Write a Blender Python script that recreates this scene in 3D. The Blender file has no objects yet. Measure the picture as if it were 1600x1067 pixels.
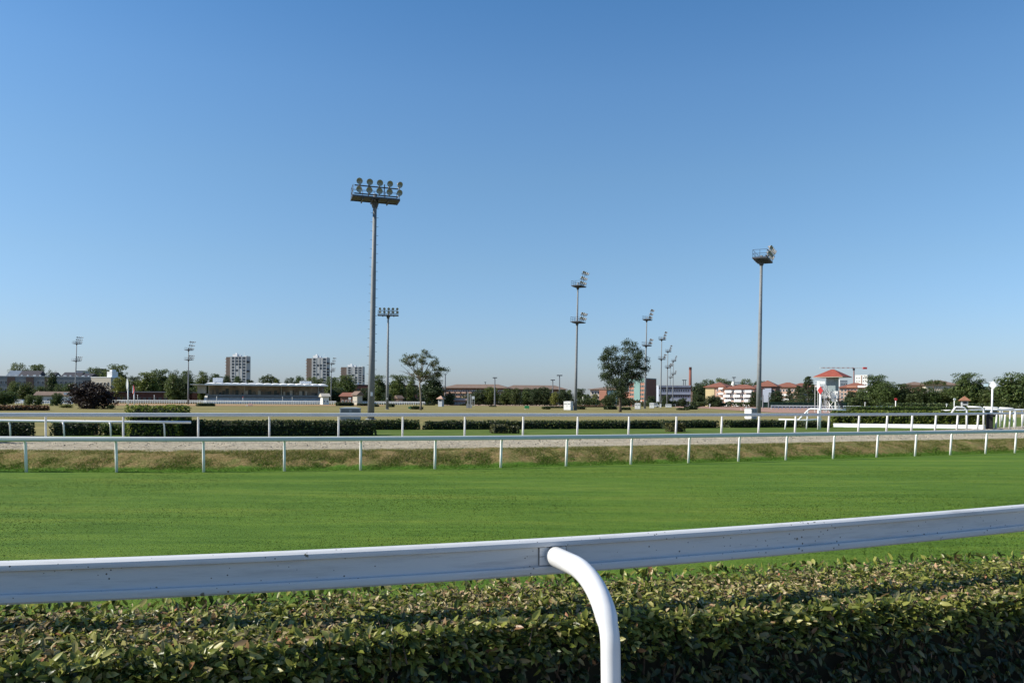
import bpy, math, random
import numpy as np
from mathutils import Vector, Matrix, noise as mnoise
R = math.radians
scene = bpy.context.scene
col = scene.collection

# ---------------------------------------------------------------- camera, sky, sun, exposure
F, HOR, TILT = 1244.0, 629.0, .006          # focal length in photo pixels, eye-level line, roll
EYE = 2.25                                  # eye height above the turf
cs = 1/math.hypot(1, TILT); sn = TILT*cs
cam = bpy.data.objects.new('camera', bpy.data.cameras.new('camera'))
col.objects.link(cam); scene.camera = cam
cam.matrix_world = Matrix(((cs, -sn, 0, 0), (0, 0, -1, 0), (sn, cs, 0, EYE), (0, 0, 0, 1)))
cam.data.sensor_width = 36; cam.data.lens = 36*F/1600
cam.data.shift_y = (HOR-533.5)/1600
cam.data.clip_start = .05; cam.data.clip_end = 12000

SUN_EL, SUN_AZ = R(36), R(-97)              # azimuth from +Y towards +X
world = bpy.data.worlds.new('World'); scene.world = world; world.use_nodes = True
wn = world.node_tree; bg = wn.nodes['Background']
sky = wn.nodes.new('ShaderNodeTexSky'); sky.sky_type = 'NISHITA'; sky.sun_disc = False
sky.sun_elevation = SUN_EL; sky.sun_rotation = SUN_AZ
sky.altitude = 0; sky.air_density = 1.4; sky.dust_density = .6; sky.ozone_density = 10.0
tint = wn.nodes.new('ShaderNodeMix'); tint.data_type = 'RGBA'; tint.blend_type = 'MULTIPLY'; tint.inputs[0].default_value = 1
tco = wn.nodes.new('ShaderNodeTexCoord'); sep = wn.nodes.new('ShaderNodeSeparateXYZ'); wn.links.new(tco.outputs['Generated'], sep.inputs[0])
sky_gain = wn.nodes.new('ShaderNodeValToRGB'); ae = sky_gain.color_ramp.elements; wn.links.new(sep.outputs[2], sky_gain.inputs[0])   # fitted colour gain on the sky by height above the horizon
for k, (p, c) in enumerate(((0, (1.06, 1.08, 1.3)), (.0554, (1.12, 1.11, 1.25)), (.166, (1.24, 1.14, 1.06)), (.27, (1.24, 1.17, 1.03)), (.366, (1.13, 1.16, 1.06)), (.451, (.9, 1.07, 1.03)), (1, (.85, 1.0, 1.0)))):
    e = ae[0] if k == 0 else (ae[-1] if k == 6 else ae.new(p)); e.position = p; e.color = (c[0]*.95/1.4, c[1]*.985/1.4, c[2]*1.06/1.4, 1)
wn.links.new(sky_gain.outputs[0], tint.inputs[7]); wn.links.new(sky.outputs[0], tint.inputs[6]); wn.links.new(tint.outputs[2], bg.inputs[0]); bg.inputs[1].default_value = .129/1.464*1.4
sl = bpy.data.lights.new('sun', 'SUN'); sun = bpy.data.objects.new('sun', sl); col.objects.link(sun)
sl.energy = 5.0; sl.angle = R(.55); sl.color = (1, .93, .8)
sd = Vector((math.sin(SUN_AZ)*math.cos(SUN_EL), math.cos(SUN_AZ)*math.cos(SUN_EL), math.sin(SUN_EL)))
sun.rotation_euler = sd.to_track_quat('Z', 'Y').to_euler()
scene.view_settings.view_transform = 'Standard'; scene.view_settings.look = 'None'
scene.view_settings.gamma = 1; scene.view_settings.exposure = .55

# ---------------------------------------------------------------- photo pixel -> place
def lv(px, py):
    du = (px-800)/F; dd = (py-HOR)/F
    return du*cs+dd*sn, dd*cs-du*sn
def W(px, py, Y):
    x, y = lv(px, py); return Vector((x*Y, Y, EYE-y*Y))
def G(px, py, z):
    x, y = lv(px, py); Y = (EYE-z)/y; return Vector((x*Y, Y, z))
def XY(px, Y, z=0):
    return Vector(((px-800)/F*Y, Y, z))
LAND = .6                                    # level of the sand and the infield above the turf

# ---------------------------------------------------------------- materials
def nod(m):
    m.use_nodes = True; return m.node_tree, m.node_tree.nodes, m.node_tree.links, m.node_tree.nodes['Principled BSDF']
def ramp(N, stops):
    r = N.new('ShaderNodeValToRGB'); e = r.color_ramp.elements
    while len(e) < len(stops): e.new(.5)
    for k, (p, c) in enumerate(stops):
        e[k].position = p; e[k].color = (*c, 1)
    return r
def noise(N, L, scale, detail=4, rough=.6, vec=None, stretch=None, dist=0):
    n = N.new('ShaderNodeTexNoise'); n.inputs['Scale'].default_value = scale
    n.inputs['Detail'].default_value = detail; n.inputs['Roughness'].default_value = rough
    n.inputs['Distortion'].default_value = dist
    if vec is None:
        tc = N.new('ShaderNodeTexCoord'); vec = tc.outputs['Object']
    if stretch:
        mp = N.new('ShaderNodeMapping'); mp.inputs['Scale'].default_value = stretch; L.new(vec, mp.inputs[0]); vec = mp.outputs[0]
    L.new(vec, n.inputs['Vector']); return n
def bump(N, L, h, strength, dist, b):
    bp = N.new('ShaderNodeBump'); bp.inputs['Strength'].default_value = strength; bp.inputs['Distance'].default_value = dist
    L.new(h, bp.inputs['Height']); L.new(bp.outputs[0], b.inputs['Normal']); return bp
def M(name, c, rough=.7, var=.12, scale=3.0, bmp=0, metal=0, spec=.4):
    m = bpy.data.materials.new(name); T, N, L, b = nod(m)
    b.inputs['Roughness'].default_value = rough; b.inputs['Metallic'].default_value = metal
    b.inputs['Specular IOR Level'].default_value = spec
    n = noise(N, L, scale, 6, .65)
    r = ramp(N, [(.3, [x*(1-var) for x in c]), (.7, [min(1, x*(1+var)) for x in c])])
    L.new(n.outputs[0], r.inputs[0]); L.new(r.outputs[0], b.inputs['Base Color'])
    if bmp: bump(N, L, n.outputs[0], bmp, .02, b)
    return m
def mixrgb(N, L, fac, a, b_, mode='MIX'):
    x = N.new('ShaderNodeMix'); x.data_type = 'RGBA'; x.blend_type = mode
    if hasattr(fac, 'links'): L.new(fac, x.inputs[0])
    else: x.inputs[0].default_value = fac
    for s, v in ((6, a), (7, b_)):
        if hasattr(v, 'links'): L.new(v, x.inputs[s])
        else: x.inputs[s].default_value = (*v, 1)
    return x.outputs[2]
def leafmat(name, stops, transl=.3, rough=.55, spec=.3, objvar=True, big=None):
    m = bpy.data.materials.new(name); T, N, L, b = nod(m)
    g = N.new('ShaderNodeNewGeometry'); r = ramp(N, stops); L.new(g.outputs['Random Per Island'], r.inputs[0])
    c = r.outputs[0]
    if objvar:
        oi = N.new('ShaderNodeObjectInfo')
        r2 = ramp(N, [(0, (.72, .8, .75)), (.5, (1, 1, 1)), (1, (1.35, 1.2, .8))]); L.new(oi.outputs['Random'], r2.inputs[0])
        c = mixrgb(N, L, 1.0, c, r2.outputs[0], 'MULTIPLY')
    if big:
        n = noise(N, L, big, 3); r3 = ramp(N, [(.35, (.75, .78, .8)), (.65, (1.25, 1.2, 1.05))]); L.new(n.outputs[0], r3.inputs[0])
        c = mixrgb(N, L, 1.0, c, r3.outputs[0], 'MULTIPLY')
    L.new(c, b.inputs['Base Color']); b.inputs['Roughness'].default_value = rough; b.inputs['Specular IOR Level'].default_value = spec
    t = N.new('ShaderNodeBsdfTranslucent'); L.new(c, t.inputs[0])
    ms = N.new('ShaderNodeMixShader'); ms.inputs[0].default_value = transl
    L.new(b.outputs[0], ms.inputs[1]); L.new(t.outputs[0], ms.inputs[2])
    L.new(ms.outputs[0], N['Material Output'].inputs[0])
    return m

# ---------------------------------------------------------------- mesh helpers
class MB:
    def __init__(s): s.v = []; s.f = []; s.mi = []
    def add(s, vs, fs, mi=0):
        o = len(s.v); s.v += [tuple(x) for x in vs]; s.f += [tuple(i+o for i in q) for q in fs]; s.mi += [mi]*len(fs); return s
    def box(s, a, b, mi=0, bev=0):
        (x0, y0, z0), (x1, y1, z1) = a, b
        return s.add([(x0,y0,z0),(x1,y0,z0),(x1,y1,z0),(x0,y1,z0),(x0,y0,z1),(x1,y0,z1),(x1,y1,z1),(x0,y1,z1)],
                     [(0,3,2,1),(4,5,6,7),(0,1,5,4),(1,2,6,5),(2,3,7,6),(3,0,4,7)], mi)
    def tube(s, pts, r, n=8, cap=True, mi=0):
        pts = [Vector(p) for p in pts]; rs = r if isinstance(r, (list, tuple)) else [r]*len(pts)
        o = len(s.v); ref = None
        for i, p in enumerate(pts):
            d = (pts[min(i+1, len(pts)-1)]-pts[max(i-1, 0)]).normalized()
            if ref is None:
                ref = Vector((0, 0, 1)) if abs(d.z) < .9 else Vector((1, 0, 0))
            x = (ref-d*ref.dot(d)).normalized(); ref = x; y = d.cross(x)
            for k in range(n):
                a = 2*math.pi*k/n; q = p+(x*math.cos(a)+y*math.sin(a))*rs[i]; s.v.append(tuple(q))
        for i in range(len(pts)-1):
            for k in range(n):
                a = o+i*n+k; b = o+i*n+(k+1) % n; s.f.append((a, b, b+n, a+n)); s.mi.append(mi)
        if cap:
            s.f.append(tuple(o+k for k in range(n-1, -1, -1))); s.f.append(tuple(o+(len(pts)-1)*n+k for k in range(n))); s.mi += [mi, mi]
        return s
    def bar(s, a, b, w, mi=0, n=4): return s.tube([a, b], w, n, True, mi)
    def sweep(s, path, prof, closed=True, mi=0):
        """path: list of Vector; prof: list of (d, z), d to the right-hand side of the path direction"""
        o = len(s.v); n = len(prof)
        for i, p in enumerate(path):
            d = (path[min(i+1, len(path)-1)]-path[max(i-1, 0)]); d.z = 0; d.normalize(); side = Vector((d.y, -d.x, 0))
            for (u, z) in prof: s.v.append(tuple(p+side*u+Vector((0, 0, z))))
        for i in range(len(path)-1):
            for k in range(n if closed else n-1):
                a = o+i*n+k; b = o+i*n+(k+1) % n; s.f.append((a, a+n, b+n, b)); s.mi.append(mi)
        if closed:
            s.f.append(tuple(o+k for k in range(n))); s.f.append(tuple(o+(len(path)-1)*n+k for k in range(n-1, -1, -1))); s.mi += [mi, mi]
        return s
    def hip(s, x0, x1, y0, y1, z0, z1, mi=0, gable=False, th=.25):
        d = 0 if gable else min((y1-y0)/2, (x1-x0)/2*.999); ym = (y0+y1)/2
        v = [(x0,y0,z0),(x1,y0,z0),(x1,y1,z0),(x0,y1,z0),(x0+d,ym,z1),(x1-d,ym,z1),
             (x0,y0,z0-th),(x1,y0,z0-th),(x1,y1,z0-th),(x0,y1,z0-th)]
        return s.add(v, [(0,1,5,4),(1,2,5),(2,3,4,5),(3,0,4),(6,7,1,0),(7,8,2,1),(8,9,3,2),(9,6,0,3),(9,8,7,6)], mi)
    def mesh(s, name, mats, smooth=False):
        me = bpy.data.meshes.new(name); me.from_pydata(s.v, [], s.f); me.update()
        for m in (mats if isinstance(mats, (list, tuple)) else [mats]): me.materials.append(m)
        me.polygons.foreach_set('material_index', s.mi)
        if smooth: me.polygons.foreach_set('use_smooth', [True]*len(s.f))
        return me
def link(name, me, parent=None, loc=None):
    o = bpy.data.objects.new(name, me); col.objects.link(o); o.parent = parent
    if loc is not None: o.location = loc
    return o
def bld(mb, name, mats, parent=None, smooth=False, loc=None, label=None):
    o = link(name, mb.mesh(name, mats, smooth), parent, loc)
    if label: o['label'] = label
    return o
def bevel(o, w, seg=2):
    b = o.modifiers.new('bevel', 'BEVEL'); b.width = w; b.segments = seg; b.limit_method = 'ANGLE'; return o
def tag(o, label=None, cat=None, group=None, kind=None):
    for k, v in (('label', label), ('category', cat), ('group', group), ('kind', kind)):
        if v: o[k] = v
    return o
def thing(name, label, cat, loc=(0, 0, 0), rz=0, group=None):
    o = link(name, None, None, loc); o.rotation_euler = (0, 0, rz); o.empty_display_size = .2
    return tag(o, label, cat, group)
KIDS = {}
def copy_tree(o, parent=None):
    c = o.copy(); col.objects.link(c); c.parent = parent
    for ch in o.children: copy_tree(ch, c)
    return c
def nmesh(name, V, Fq, mats, n=4, smooth=False):
    """numpy mesh: V (k,3); Fq (m,n)"""
    me = bpy.data.meshes.new(name); V = np.asarray(V, np.float32).reshape(-1, 3); Fq = np.asarray(Fq, np.int32).reshape(-1, n)
    me.vertices.add(len(V)); me.vertices.foreach_set('co', V.ravel())
    me.loops.add(Fq.size); me.loops.foreach_set('vertex_index', Fq.ravel())
    me.polygons.add(len(Fq)); me.polygons.foreach_set('loop_start', np.arange(len(Fq), dtype=np.int32)*n)
    me.update(calc_edges=True)
    for m in (mats if isinstance(mats, (list, tuple)) else [mats]): me.materials.append(m)
    if smooth: me.polygons.foreach_set('use_smooth', np.ones(len(Fq), bool))
    return me
def unit(a): return a/np.maximum(np.linalg.norm(a, axis=1, keepdims=True), 1e-9)
def leaves(rng, P, D, Nn, length, width, fold=.25, curl=.15):
    """one folded, curled leaf per row: base P, axis D, normal Nn -> V (k*6,3), F (k*4? quads) """
    curl = np.asarray(curl).reshape(-1, 1) if np.ndim(curl) else curl; D = unit(D); S = unit(np.cross(D, Nn)); Nn = np.cross(S, D); l = length[:, None]; w = width[:, None]
    rows = [P, P+D*l*.28+S*w*.46+Nn*w*fold, P+D*l*.3, P+D*l*.28-S*w*.46+Nn*w*fold,
            P+D*l*.68+S*w*.43+Nn*(w*fold*.8-l*curl*.5), P+D*l*.72-Nn*l*curl*.5, P+D*l*.68-S*w*.43+Nn*(w*fold*.8-l*curl*.5), P+D*l-Nn*l*curl]
    V = np.stack(rows, 1); k = len(P); o = (np.arange(k)*8)[:, None]
    T = np.array([[0,2,1,1],[0,3,2,2],[1,2,5,4],[2,3,6,5],[4,5,7,7],[5,6,7,7]])
    tri = np.array([[0,2,1],[0,3,2],[1,2,5],[1,5,4],[2,3,6],[2,6,5],[4,5,7],[5,6,7]])
    Fq = (o[:, :, None]+tri[None]).reshape(-1, 3)
    return V.reshape(-1, 3), Fq
def quads(rng, P, size, up=.0, flat=0.0):
    """random leaf-clump quads (bent into two triangles) around points P"""
    k = len(P); A = unit(rng.normal(size=(k, 3))); B = unit(np.cross(A, rng.normal(size=(k, 3))))
    if flat: A[:, 2] *= 1-flat; B[:, 2] *= 1-flat
    s = size[:, None]; C = np.cross(A, B)
    V = np.stack([P-A*s, P+B*s*.6+C*s*.25, P+A*s, P-B*s*.6+C*s*.25], 1)
    return V.reshape(-1, 3), np.arange(k*4).reshape(-1, 4)
def blob(rng, k, c, r, shell=.55):
    """k random points inside the outer part of an ellipsoid"""
    d = unit(rng.normal(size=(k, 3))); q = (shell+(1-shell)*rng.random((k, 1)))
    return np.asarray(c)+d*q*np.asarray(r)

# ---------------------------------------------------------------- shared materials
railw = M('rail_white_paint', (.6, .61, .61), .5, .06, 2.0, spec=.25)
white = M('white_paint', (.79, .79, .78), .5, .04, 2.0, spec=.2)
whitewall = M('white_render', (.74, .73, .7), .8, .06, .4)
steel = M('galvanised_steel', (.17, .185, .195), .6, .12, 1.5)
darksteel = M('dark_steel', (.07, .075, .085), .6, .2, 2.0)
lensmat = M('lamp_glass', (.17, .2, .185), .2, .3, 6.0, spec=.8)
reflector = M('lamp_shell', (.22, .225, .23), .5, .15, 4.0)
glass = M('window_glass', (.035, .045, .06), .15, .3, .6, spec=.6)
redtile = M('red_tile', (.2, .078, .05), .8, .2, 1.5, .2)
browntile = M('faded_tile', (.17, .118, .09), .85, .18, .5)
bark = M('bark', (.085, .065, .048), .95, .3, 4.0, .5)
paleb = M('pale_bark', (.2, .17, .13), .95, .3, 4.0, .4)
LEAFG = [(0, (.035, .055, .018)), (.35, (.06, .092, .026)), (.7, (.088, .13, .034)), (1, (.14, .175, .055))]
LEAFD = [(0, (.022, .038, .016)), (.5, (.045, .07, .026)), (1, (.085, .115, .04))]
LEAFL = [(0, (.07, .09, .026)), (.5, (.12, .155, .045)), (1, (.2, .225, .075))]
LEAFP = [(0, (.012, .007, .006)), (.5, (.024, .013, .01)), (1, (.045, .027, .02))]
leaf_green = leafmat('tree_leaf_green', LEAFG); leaf_dark = leafmat('tree_leaf_dark', LEAFD)
leaf_light = leafmat('tree_leaf_light', LEAFL); leaf_purple = leafmat('tree_leaf_purple', LEAFP, .15)
leaf_hedge = leafmat('far_hedge_leaf', [(0, (.014, .026, .01)), (.5, (.03, .05, .016)), (.85, (.055, .08, .022)), (1, (.1, .11, .035))], .2, big=.8)
leaf_bright = leafmat('bright_hedge_leaf', [(0, (.045, .07, .018)), (.5, (.1, .15, .035)), (1, (.2, .24, .07))], .42, big=.8)

# ---------------------------------------------------------------- course lines
def y2(x): return -1.504e-4*x**3+7.205e-3*x**2+.33774*x+27.6576       # foot of the far turf rail
def y3(x): return 9.94e-5*x**3+2.2438e-3*x**2+.37103*x+37.73          # outer sand rail
def curve(fn, x0, x1, n, cl=None):
    out = []
    for x in np.linspace(x0, x1, n):
        xc = min(max(x, cl[0]), cl[1]) if cl else x
        y = fn(xc)
        if xc != x: y += (x-xc)*(fn(xc+.01)-fn(xc-.01))/.02
        out.append(Vector((x, y, 0)))
    return out
def offset(path, d, z):
    out = []
    for i, p in enumerate(path):
        t = path[min(i+1, len(path)-1)]-path[max(i-1, 0)]; t.z = 0; t.normalize(); out.append(Vector((p.x-t.y*d, p.y+t.x*d, z)))
    return out
def on_px(fn, px):
    lo, hi = 5.0, 120.0
    u = (px-800)/F
    Y = 30.0
    for _ in range(80): Y = .5*Y+.5*fn(u*Y)
    return Vector((u*Y, Y, 0))
CL2, CL3 = (-17, 27), (-30, 48)

# ---------------------------------------------------------------- ground
def grid_obj(name, rows, mat, smooth=True):
    """rows: list of equal-length lists of Vector"""
    n = len(rows[0]); V = [tuple(v) for r in rows for v in r]
    Fq = [(i*n+k, i*n+k+1, (i+1)*n+k+1, (i+1)*n+k) for i in range(len(rows)-1) for k in range(n-1)]
    me = bpy.data.meshes.new(name); me.from_pydata(V, [], Fq); me.update(); me.materials.append(mat)
    if smooth: me.polygons.foreach_set('use_smooth', [True]*len(Fq))
    return tag(link(name, me), kind='structure')

# turf material: mown green grass with soft bands running along the course
turf_m = bpy.data.materials.new('turf'); T, N, L, b = nod(turf_m)
nf = noise(N, L, 34, 5, .75); nl = noise(N, L, .55, 4, .6, stretch=(.22, 1.5, 1)); nm = noise(N, L, 2.2, 5, .7, stretch=(.35, 1.6, 1))
r1 = ramp(N, [(.28, (.06, .115, .011)), (.5, (.088, .16, .016)), (.72, (.14, .2, .03))]); L.new(nf.outputs[0], r1.inputs[0])
r2 = ramp(N, [(.32, (.68, .79, .68)), (.5, (.95, .98, .97)), (.66, (1.28, 1.1, 1.25))]); L.new(nl.outputs[0], r2.inputs[0])
r3 = ramp(N, [(.3, (.72, .78, .74)), (.7, (1.22, 1.14, 1.12))]); L.new(nm.outputs[0], r3.inputs[0])
c = mixrgb(N, L, 1, r1.outputs[0], r2.outputs[0], 'MULTIPLY'); c = mixrgb(N, L, 1, c, r3.outputs[0], 'MULTIPLY')
L.new(c, b.inputs['Base Color']); b.inputs['Roughness'].default_value = .9; b.inputs['Specular IOR Level'].default_value = .15
bump(N, L, nf.outputs[0], .6, .04, b)

rows = []
for y in np.concatenate([np.linspace(-40, 5, 8), np.linspace(6, 60, 40)]):
    rows.append([Vector((x, y, .012*mnoise.noise(Vector((x*.25, y*.25, 0))))) for x in np.linspace(-90, 90, 121)])
rows.append([Vector((v.x, 140, -.05)) for v in rows[-1]])
grid_obj('turf_track', rows, turf_m)

# bank between turf and sand
bank_m = bpy.data.materials.new('bank'); T, N, L, b = nod(bank_m)
n1 = noise(N, L, 1.6, 6, .7); n2 = noise(N, L, 11, 6, .75); n3 = noise(N, L, 40, 4, .7)
r1 = ramp(N, [(.3, (.11, .14, .028)), (.44, (.17, .165, .05)), (.54, (.24, .15, .07)), (.68, (.36, .235, .125))]); L.new(n1.outputs[0], r1.inputs[0])
r2 = ramp(N, [(.35, (.05, .08, .018)), (.5, (.19, .17, .06)), (.64, (.45, .33, .17))]); L.new(n2.outputs[0], r2.inputs[0])
c = mixrgb(N, L, .5, r1.outputs[0], r2.outputs[0])
at = N.new('ShaderNodeAttribute'); at.attribute_name = 'foot'
ng = noise(N, L, 5, 4, .7)
ma = N.new('ShaderNodeMath'); ma.operation = 'MULTIPLY_ADD'; L.new(ng.outputs[0], ma.inputs[0]); ma.inputs[1].default_value = .7; L.new(at.outputs['Fac'], ma.inputs[2])
rr = ramp(N, [(.75, (0, 0, 0)), (1.0, (1, 1, 1))]); L.new(ma.outputs[0], rr.inputs[0])
c = mixrgb(N, L, rr.outputs[0], c, (.075, .155, .018))
r3 = ramp(N, [(.3, (.7, .7, .7)), (.7, (1.25, 1.25, 1.25))]); L.new(n3.outputs[0], r3.inputs[0]); c = mixrgb(N, L, 1, c, r3.outputs[0], 'MULTIPLY')
L.new(c, b.inputs['Base Color']); b.inputs['Roughness'].default_value = .95; b.inputs['Specular IOR Level'].default_value = .1
bump(N, L, n2.outputs[0], .7, .12, b)
base2 = curve(y2, -90, 90, 900, CL2)
prof = [(-.05, -.02), (.12, .05), (.35, .1), (.6, .2), (.85, .31), (1.15, .41), (1.45, .48), (1.75, .515), (2.1, .52), (2.5, .47)]
rows = []; foot = []
for d, z in prof:
    r = offset(base2, d, z)
    for p in r:
        a = mnoise.noise(p*1.3)*.09+mnoise.noise(p*4.5)*.045 if .1 < d < 2.3 else 0
        p.z += a*(1 if d > .3 else .4); p.y += mnoise.noise(p*.8+Vector((7, 3, 1)))*.22 if d > 1.2 else 0
    rows.append(r); foot += [max(0, 1-d/.75)]*len(r)
bank = grid_obj('grass_bank', rows, bank_m)
fa = bank.data.attributes.new('foot', 'FLOAT', 'POINT'); fa.data.foreach_set('value', foot)

# sand
sand_m = bpy.data.materials.new('sand'); T, N, L, b = nod(sand_m)
n1 = noise(N, L, 1.1, 6, .7, stretch=(.4, 1.2, 1)); n2 = noise(N, L, 9, 6, .8)
r1 = ramp(N, [(.3, (.4, .35, .26)), (.7, (.56, .5, .385))]); L.new(n1.outputs[0], r1.inputs[0])
r2 = ramp(N, [(.3, (.6, .58, .56)), (.6, (1.1, 1.1, 1.1))]); L.new(n2.outputs[0], r2.inputs[0])
n4 = noise(N, L, 7, 5, .7, stretch=(.12, 1.5, 1)); r4 = ramp(N, [(.38, (.55, .55, .56)), (.5, (1, 1, 1))]); L.new(n4.outputs[0], r4.inputs[0])
cs_ = mixrgb(N, L, 1, r1.outputs[0], r2.outputs[0], 'MULTIPLY'); L.new(mixrgb(N, L, 1, cs_, r4.outputs[0], 'MULTIPLY'), b.inputs['Base Color']); b.inputs['Roughness'].default_value = 1
b.inputs['Specular IOR Level'].default_value = .05
bump(N, L, n2.outputs[0], .9, .12, b)
base3 = curve(y3, -90, 90, 700, CL3)
rows = []
for t in np.linspace(0, 1, 26):
    r = []
    for p2, q in zip(offset(base2, 1.7, 0)[::1], np.linspace(0, 1, 900)):
        x3 = p2.x-1.5; xc = min(max(x3, CL3[0]), CL3[1]); yy = y3(xc)+(x3-xc)*(y3(xc+.01)-y3(xc-.01))/.02+.75
        p = Vector((p2.x+(x3-p2.x)*t, p2.y+(yy-p2.y)*t, 0))
        p.z = LAND-.012-.1*max(0, 1-t*7)**2+.05*mnoise.noise(p*.9)+.05*mnoise.noise(p*2.6)*(1 if t > .03 else 0)+.02*math.sin(t*60)
        if t > .93: p.z = LAND-.004
        r.append(p)
    rows.append(r)
grid_obj('sand_track', rows, sand_m)

# infield: dry grass to the horizon
inf_m = bpy.data.materials.new('infield_grass'); T, N, L, b = nod(inf_m)
n1 = noise(N, L, .08, 8, .75, stretch=(.35, 1.8, 1)); n2 = noise(N, L, .9, 6, .75, stretch=(.5, 1.4, 1))
r1 = ramp(N, [(.3, (.12, .122, .045)), (.5, (.2, .175, .075)), (.7, (.29, .235, .11))]); L.new(n1.outputs[0], r1.inputs[0])
r2 = ramp(N, [(.3, (.75, .78, .7)), (.7, (1.2, 1.18, 1.2))]); L.new(n2.outputs[0], r2.inputs[0])
L.new(mixrgb(N, L, 1, r1.outputs[0], r2.outputs[0], 'MULTIPLY'), b.inputs['Base Color']); b.inputs['Roughness'].default_value = 1
b.inputs['Specular IOR Level'].default_value = .05
b3w = [p for p in curve(y3, -3000, 3000, 2, CL3)]
xs = np.concatenate([[-6000, -1500, -400, -150], np.linspace(-90, 90, 91), [150, 400, 1500, 6000]])
def y3e(x):
    xc = min(max(x, CL3[0]), CL3[1]); return y3(xc)+(x-xc)*(y3(xc+.01)-y3(xc-.01))/.02
rows = []
for t in (0, .01, .03, .1, .3, 1):
    rows.append([Vector((x, max(y3e(min(x, 52)), -200)+.5+t*9000, LAND-.03 if t == 0 else LAND)) for x in xs])
grid_obj('infield', rows, inf_m)
# fresh green strip behind the sand
verge_m = bpy.data.materials.new('green_verge'); T, N, L, b = nod(verge_m)
n1 = noise(N, L, .6, 6, .7); r1 = ramp(N, [(.3, (.06, .1, .022)), (.55, (.09, .13, .03)), (.75, (.16, .165, .055))]); L.new(n1.outputs[0], r1.inputs[0])
L.new(r1.outputs[0], b.inputs['Base Color']); b.inputs['Roughness'].default_value = 1; b.inputs['Specular IOR Level'].default_value = .05
b3 = curve(y3, -60, 70, 300, CL3)
rows = []
for t in np.linspace(0, 1, 8):
    r = []
    for p in b3:
        wd = np.interp(p.x, [-60, -25, -12, 0, 15, 30, 70], [1.5, 3, 11, 11.5, 12, 10, 60])
        r.append(Vector((p.x, p.y+.62+t*wd, LAND+.006+.03*abs(mnoise.noise(Vector((p.x, p.y+t*wd, 0))*.8))*(0 if t in (0, 1) else 1))))
    rows.append(r)
grid_obj('green_verge', rows, verge_m)
# spectator terrace under the camera, sloping down to the turf behind the hedge
r1pts = [(-200, 886), (0, 876.8), (350, 863.5), (700, 849.3), (1100, 825.5), (1350, 807.5), (1600, 788), (1800, 771)]
RD = .6
def rail1_at(px):
    py = np.interp(px, [p[0] for p in r1pts], [p[1] for p in r1pts]); x, y = lv(px, py); return RD/y*x, RD/y
_p = [rail1_at(p[0]) for p in r1pts[1:-1]]; K1 = np.polyfit([p[0] for p in _p], [p[1] for p in _p], 3)
def y1(x): return float(np.polyval(K1, x))
CL1 = (-1.9, 3.0)
near = curve(y1, -40, 40, 161, CL1)
terr_m = M('terrace_gravel', (.22, .2, .17), .95, .3, 8, .5)
rows = [offset(near, d, z) for d, z in ((-40, .72), (-3, .72), (0, .72), (.9, .68), (1.6, .3), (2.3, -.03))]
grid_obj('spectator_terrace', rows, terr_m)
# far brown oval track, right and left
dirt_m = M('dirt_track', (.3, .17, .12), 1, .12, .2)
def patch(name, pts, z, mat):
    me = bpy.data.meshes.new(name); V = [tuple(G(px, py, z)) for px, py in pts]; me.from_pydata(V, [], [tuple(range(len(V)))]); me.update(); me.materials.append(mat)
    return tag(link(name, me), kind='structure')
patch('dirt_track', [(1052, 636.4), (1100, 637.6), (1150, 641), (1210, 644.5), (1300, 645.5), (1300, 637.2), (1180, 635.2), (1060, 634.2)], LAND+.05, dirt_m)
patch('dirt_track', [(690, 633.4), (850, 634.3), (1000, 635.2), (1000, 633.6), (850, 632.6), (690, 631.8)], LAND+.05, M('pinkish_earth', (.3, .2, .14), 1, .2, .2))
patch('dirt_track', [(150, 633.2), (330, 634.2), (480, 634), (600, 634.2), (600, 632.6), (330, 631), (150, 630)], LAND+.05, M('orange_earth', (.28, .17, .075), 1, .2, .2))

# ---------------------------------------------------------------- near white rail with gooseneck posts
rail_m = bpy.data.materials.new('weathered_white_rail'); T, N, L, b = nod(rail_m)
v = N.new('ShaderNodeTexVoronoi'); v.inputs['Scale'].default_value = 34; v.inputs['Randomness'].default_value = 1
tc = N.new('ShaderNodeTexCoord'); L.new(tc.outputs['Object'], v.inputs['Vector'])
ns = noise(N, L, 3.2, 2); ms_ = N.new('ShaderNodeMath'); ms_.operation = 'MULTIPLY_ADD'; L.new(ns.outputs[0], ms_.inputs[0]); ms_.inputs[1].default_value = -.5; ms_.inputs[2].default_value = .335
lt = N.new('ShaderNodeMath'); lt.operation = 'LESS_THAN'; L.new(v.outputs['Distance'], lt.inputs[0])
mx = N.new('ShaderNodeMath'); mx.operation = 'MAXIMUM'; L.new(ms_.outputs[0], mx.inputs[0]); mx.inputs[1].default_value = 0; L.new(mx.outputs[0], lt.inputs[1])
nd = noise(N, L, 9, 5, .7, stretch=(.25, .25, 3)); rd = ramp(N, [(.5, (.55, .56, .57)), (.78, (.38, .385, .39))]); L.new(nd.outputs[0], rd.inputs[0])
v2 = N.new('ShaderNodeTexVoronoi'); v2.inputs['Scale'].default_value = 5.5; nv = noise(N, L, 60, 3, .7); mpv = N.new('ShaderNodeMix'); mpv.data_type = 'VECTOR'; mpv.inputs[0].default_value = .02; L.new(tc.outputs['Object'], mpv.inputs[4]); L.new(nv.outputs['Color'], mpv.inputs[5]); L.new(mpv.outputs[1], v2.inputs['Vector'])
l2 = N.new('ShaderNodeMath'); l2.operation = 'LESS_THAN'; l2.inputs[1].default_value = .045; L.new(v2.outputs['Distance'], l2.inputs[0])
cc_ = mixrgb(N, L, lt.outputs[0], rd.outputs[0], (.09, .085, .08)); L.new(mixrgb(N, L, l2.outputs[0], cc_, (.17, .16, .13)), b.inputs['Base Color'])
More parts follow.
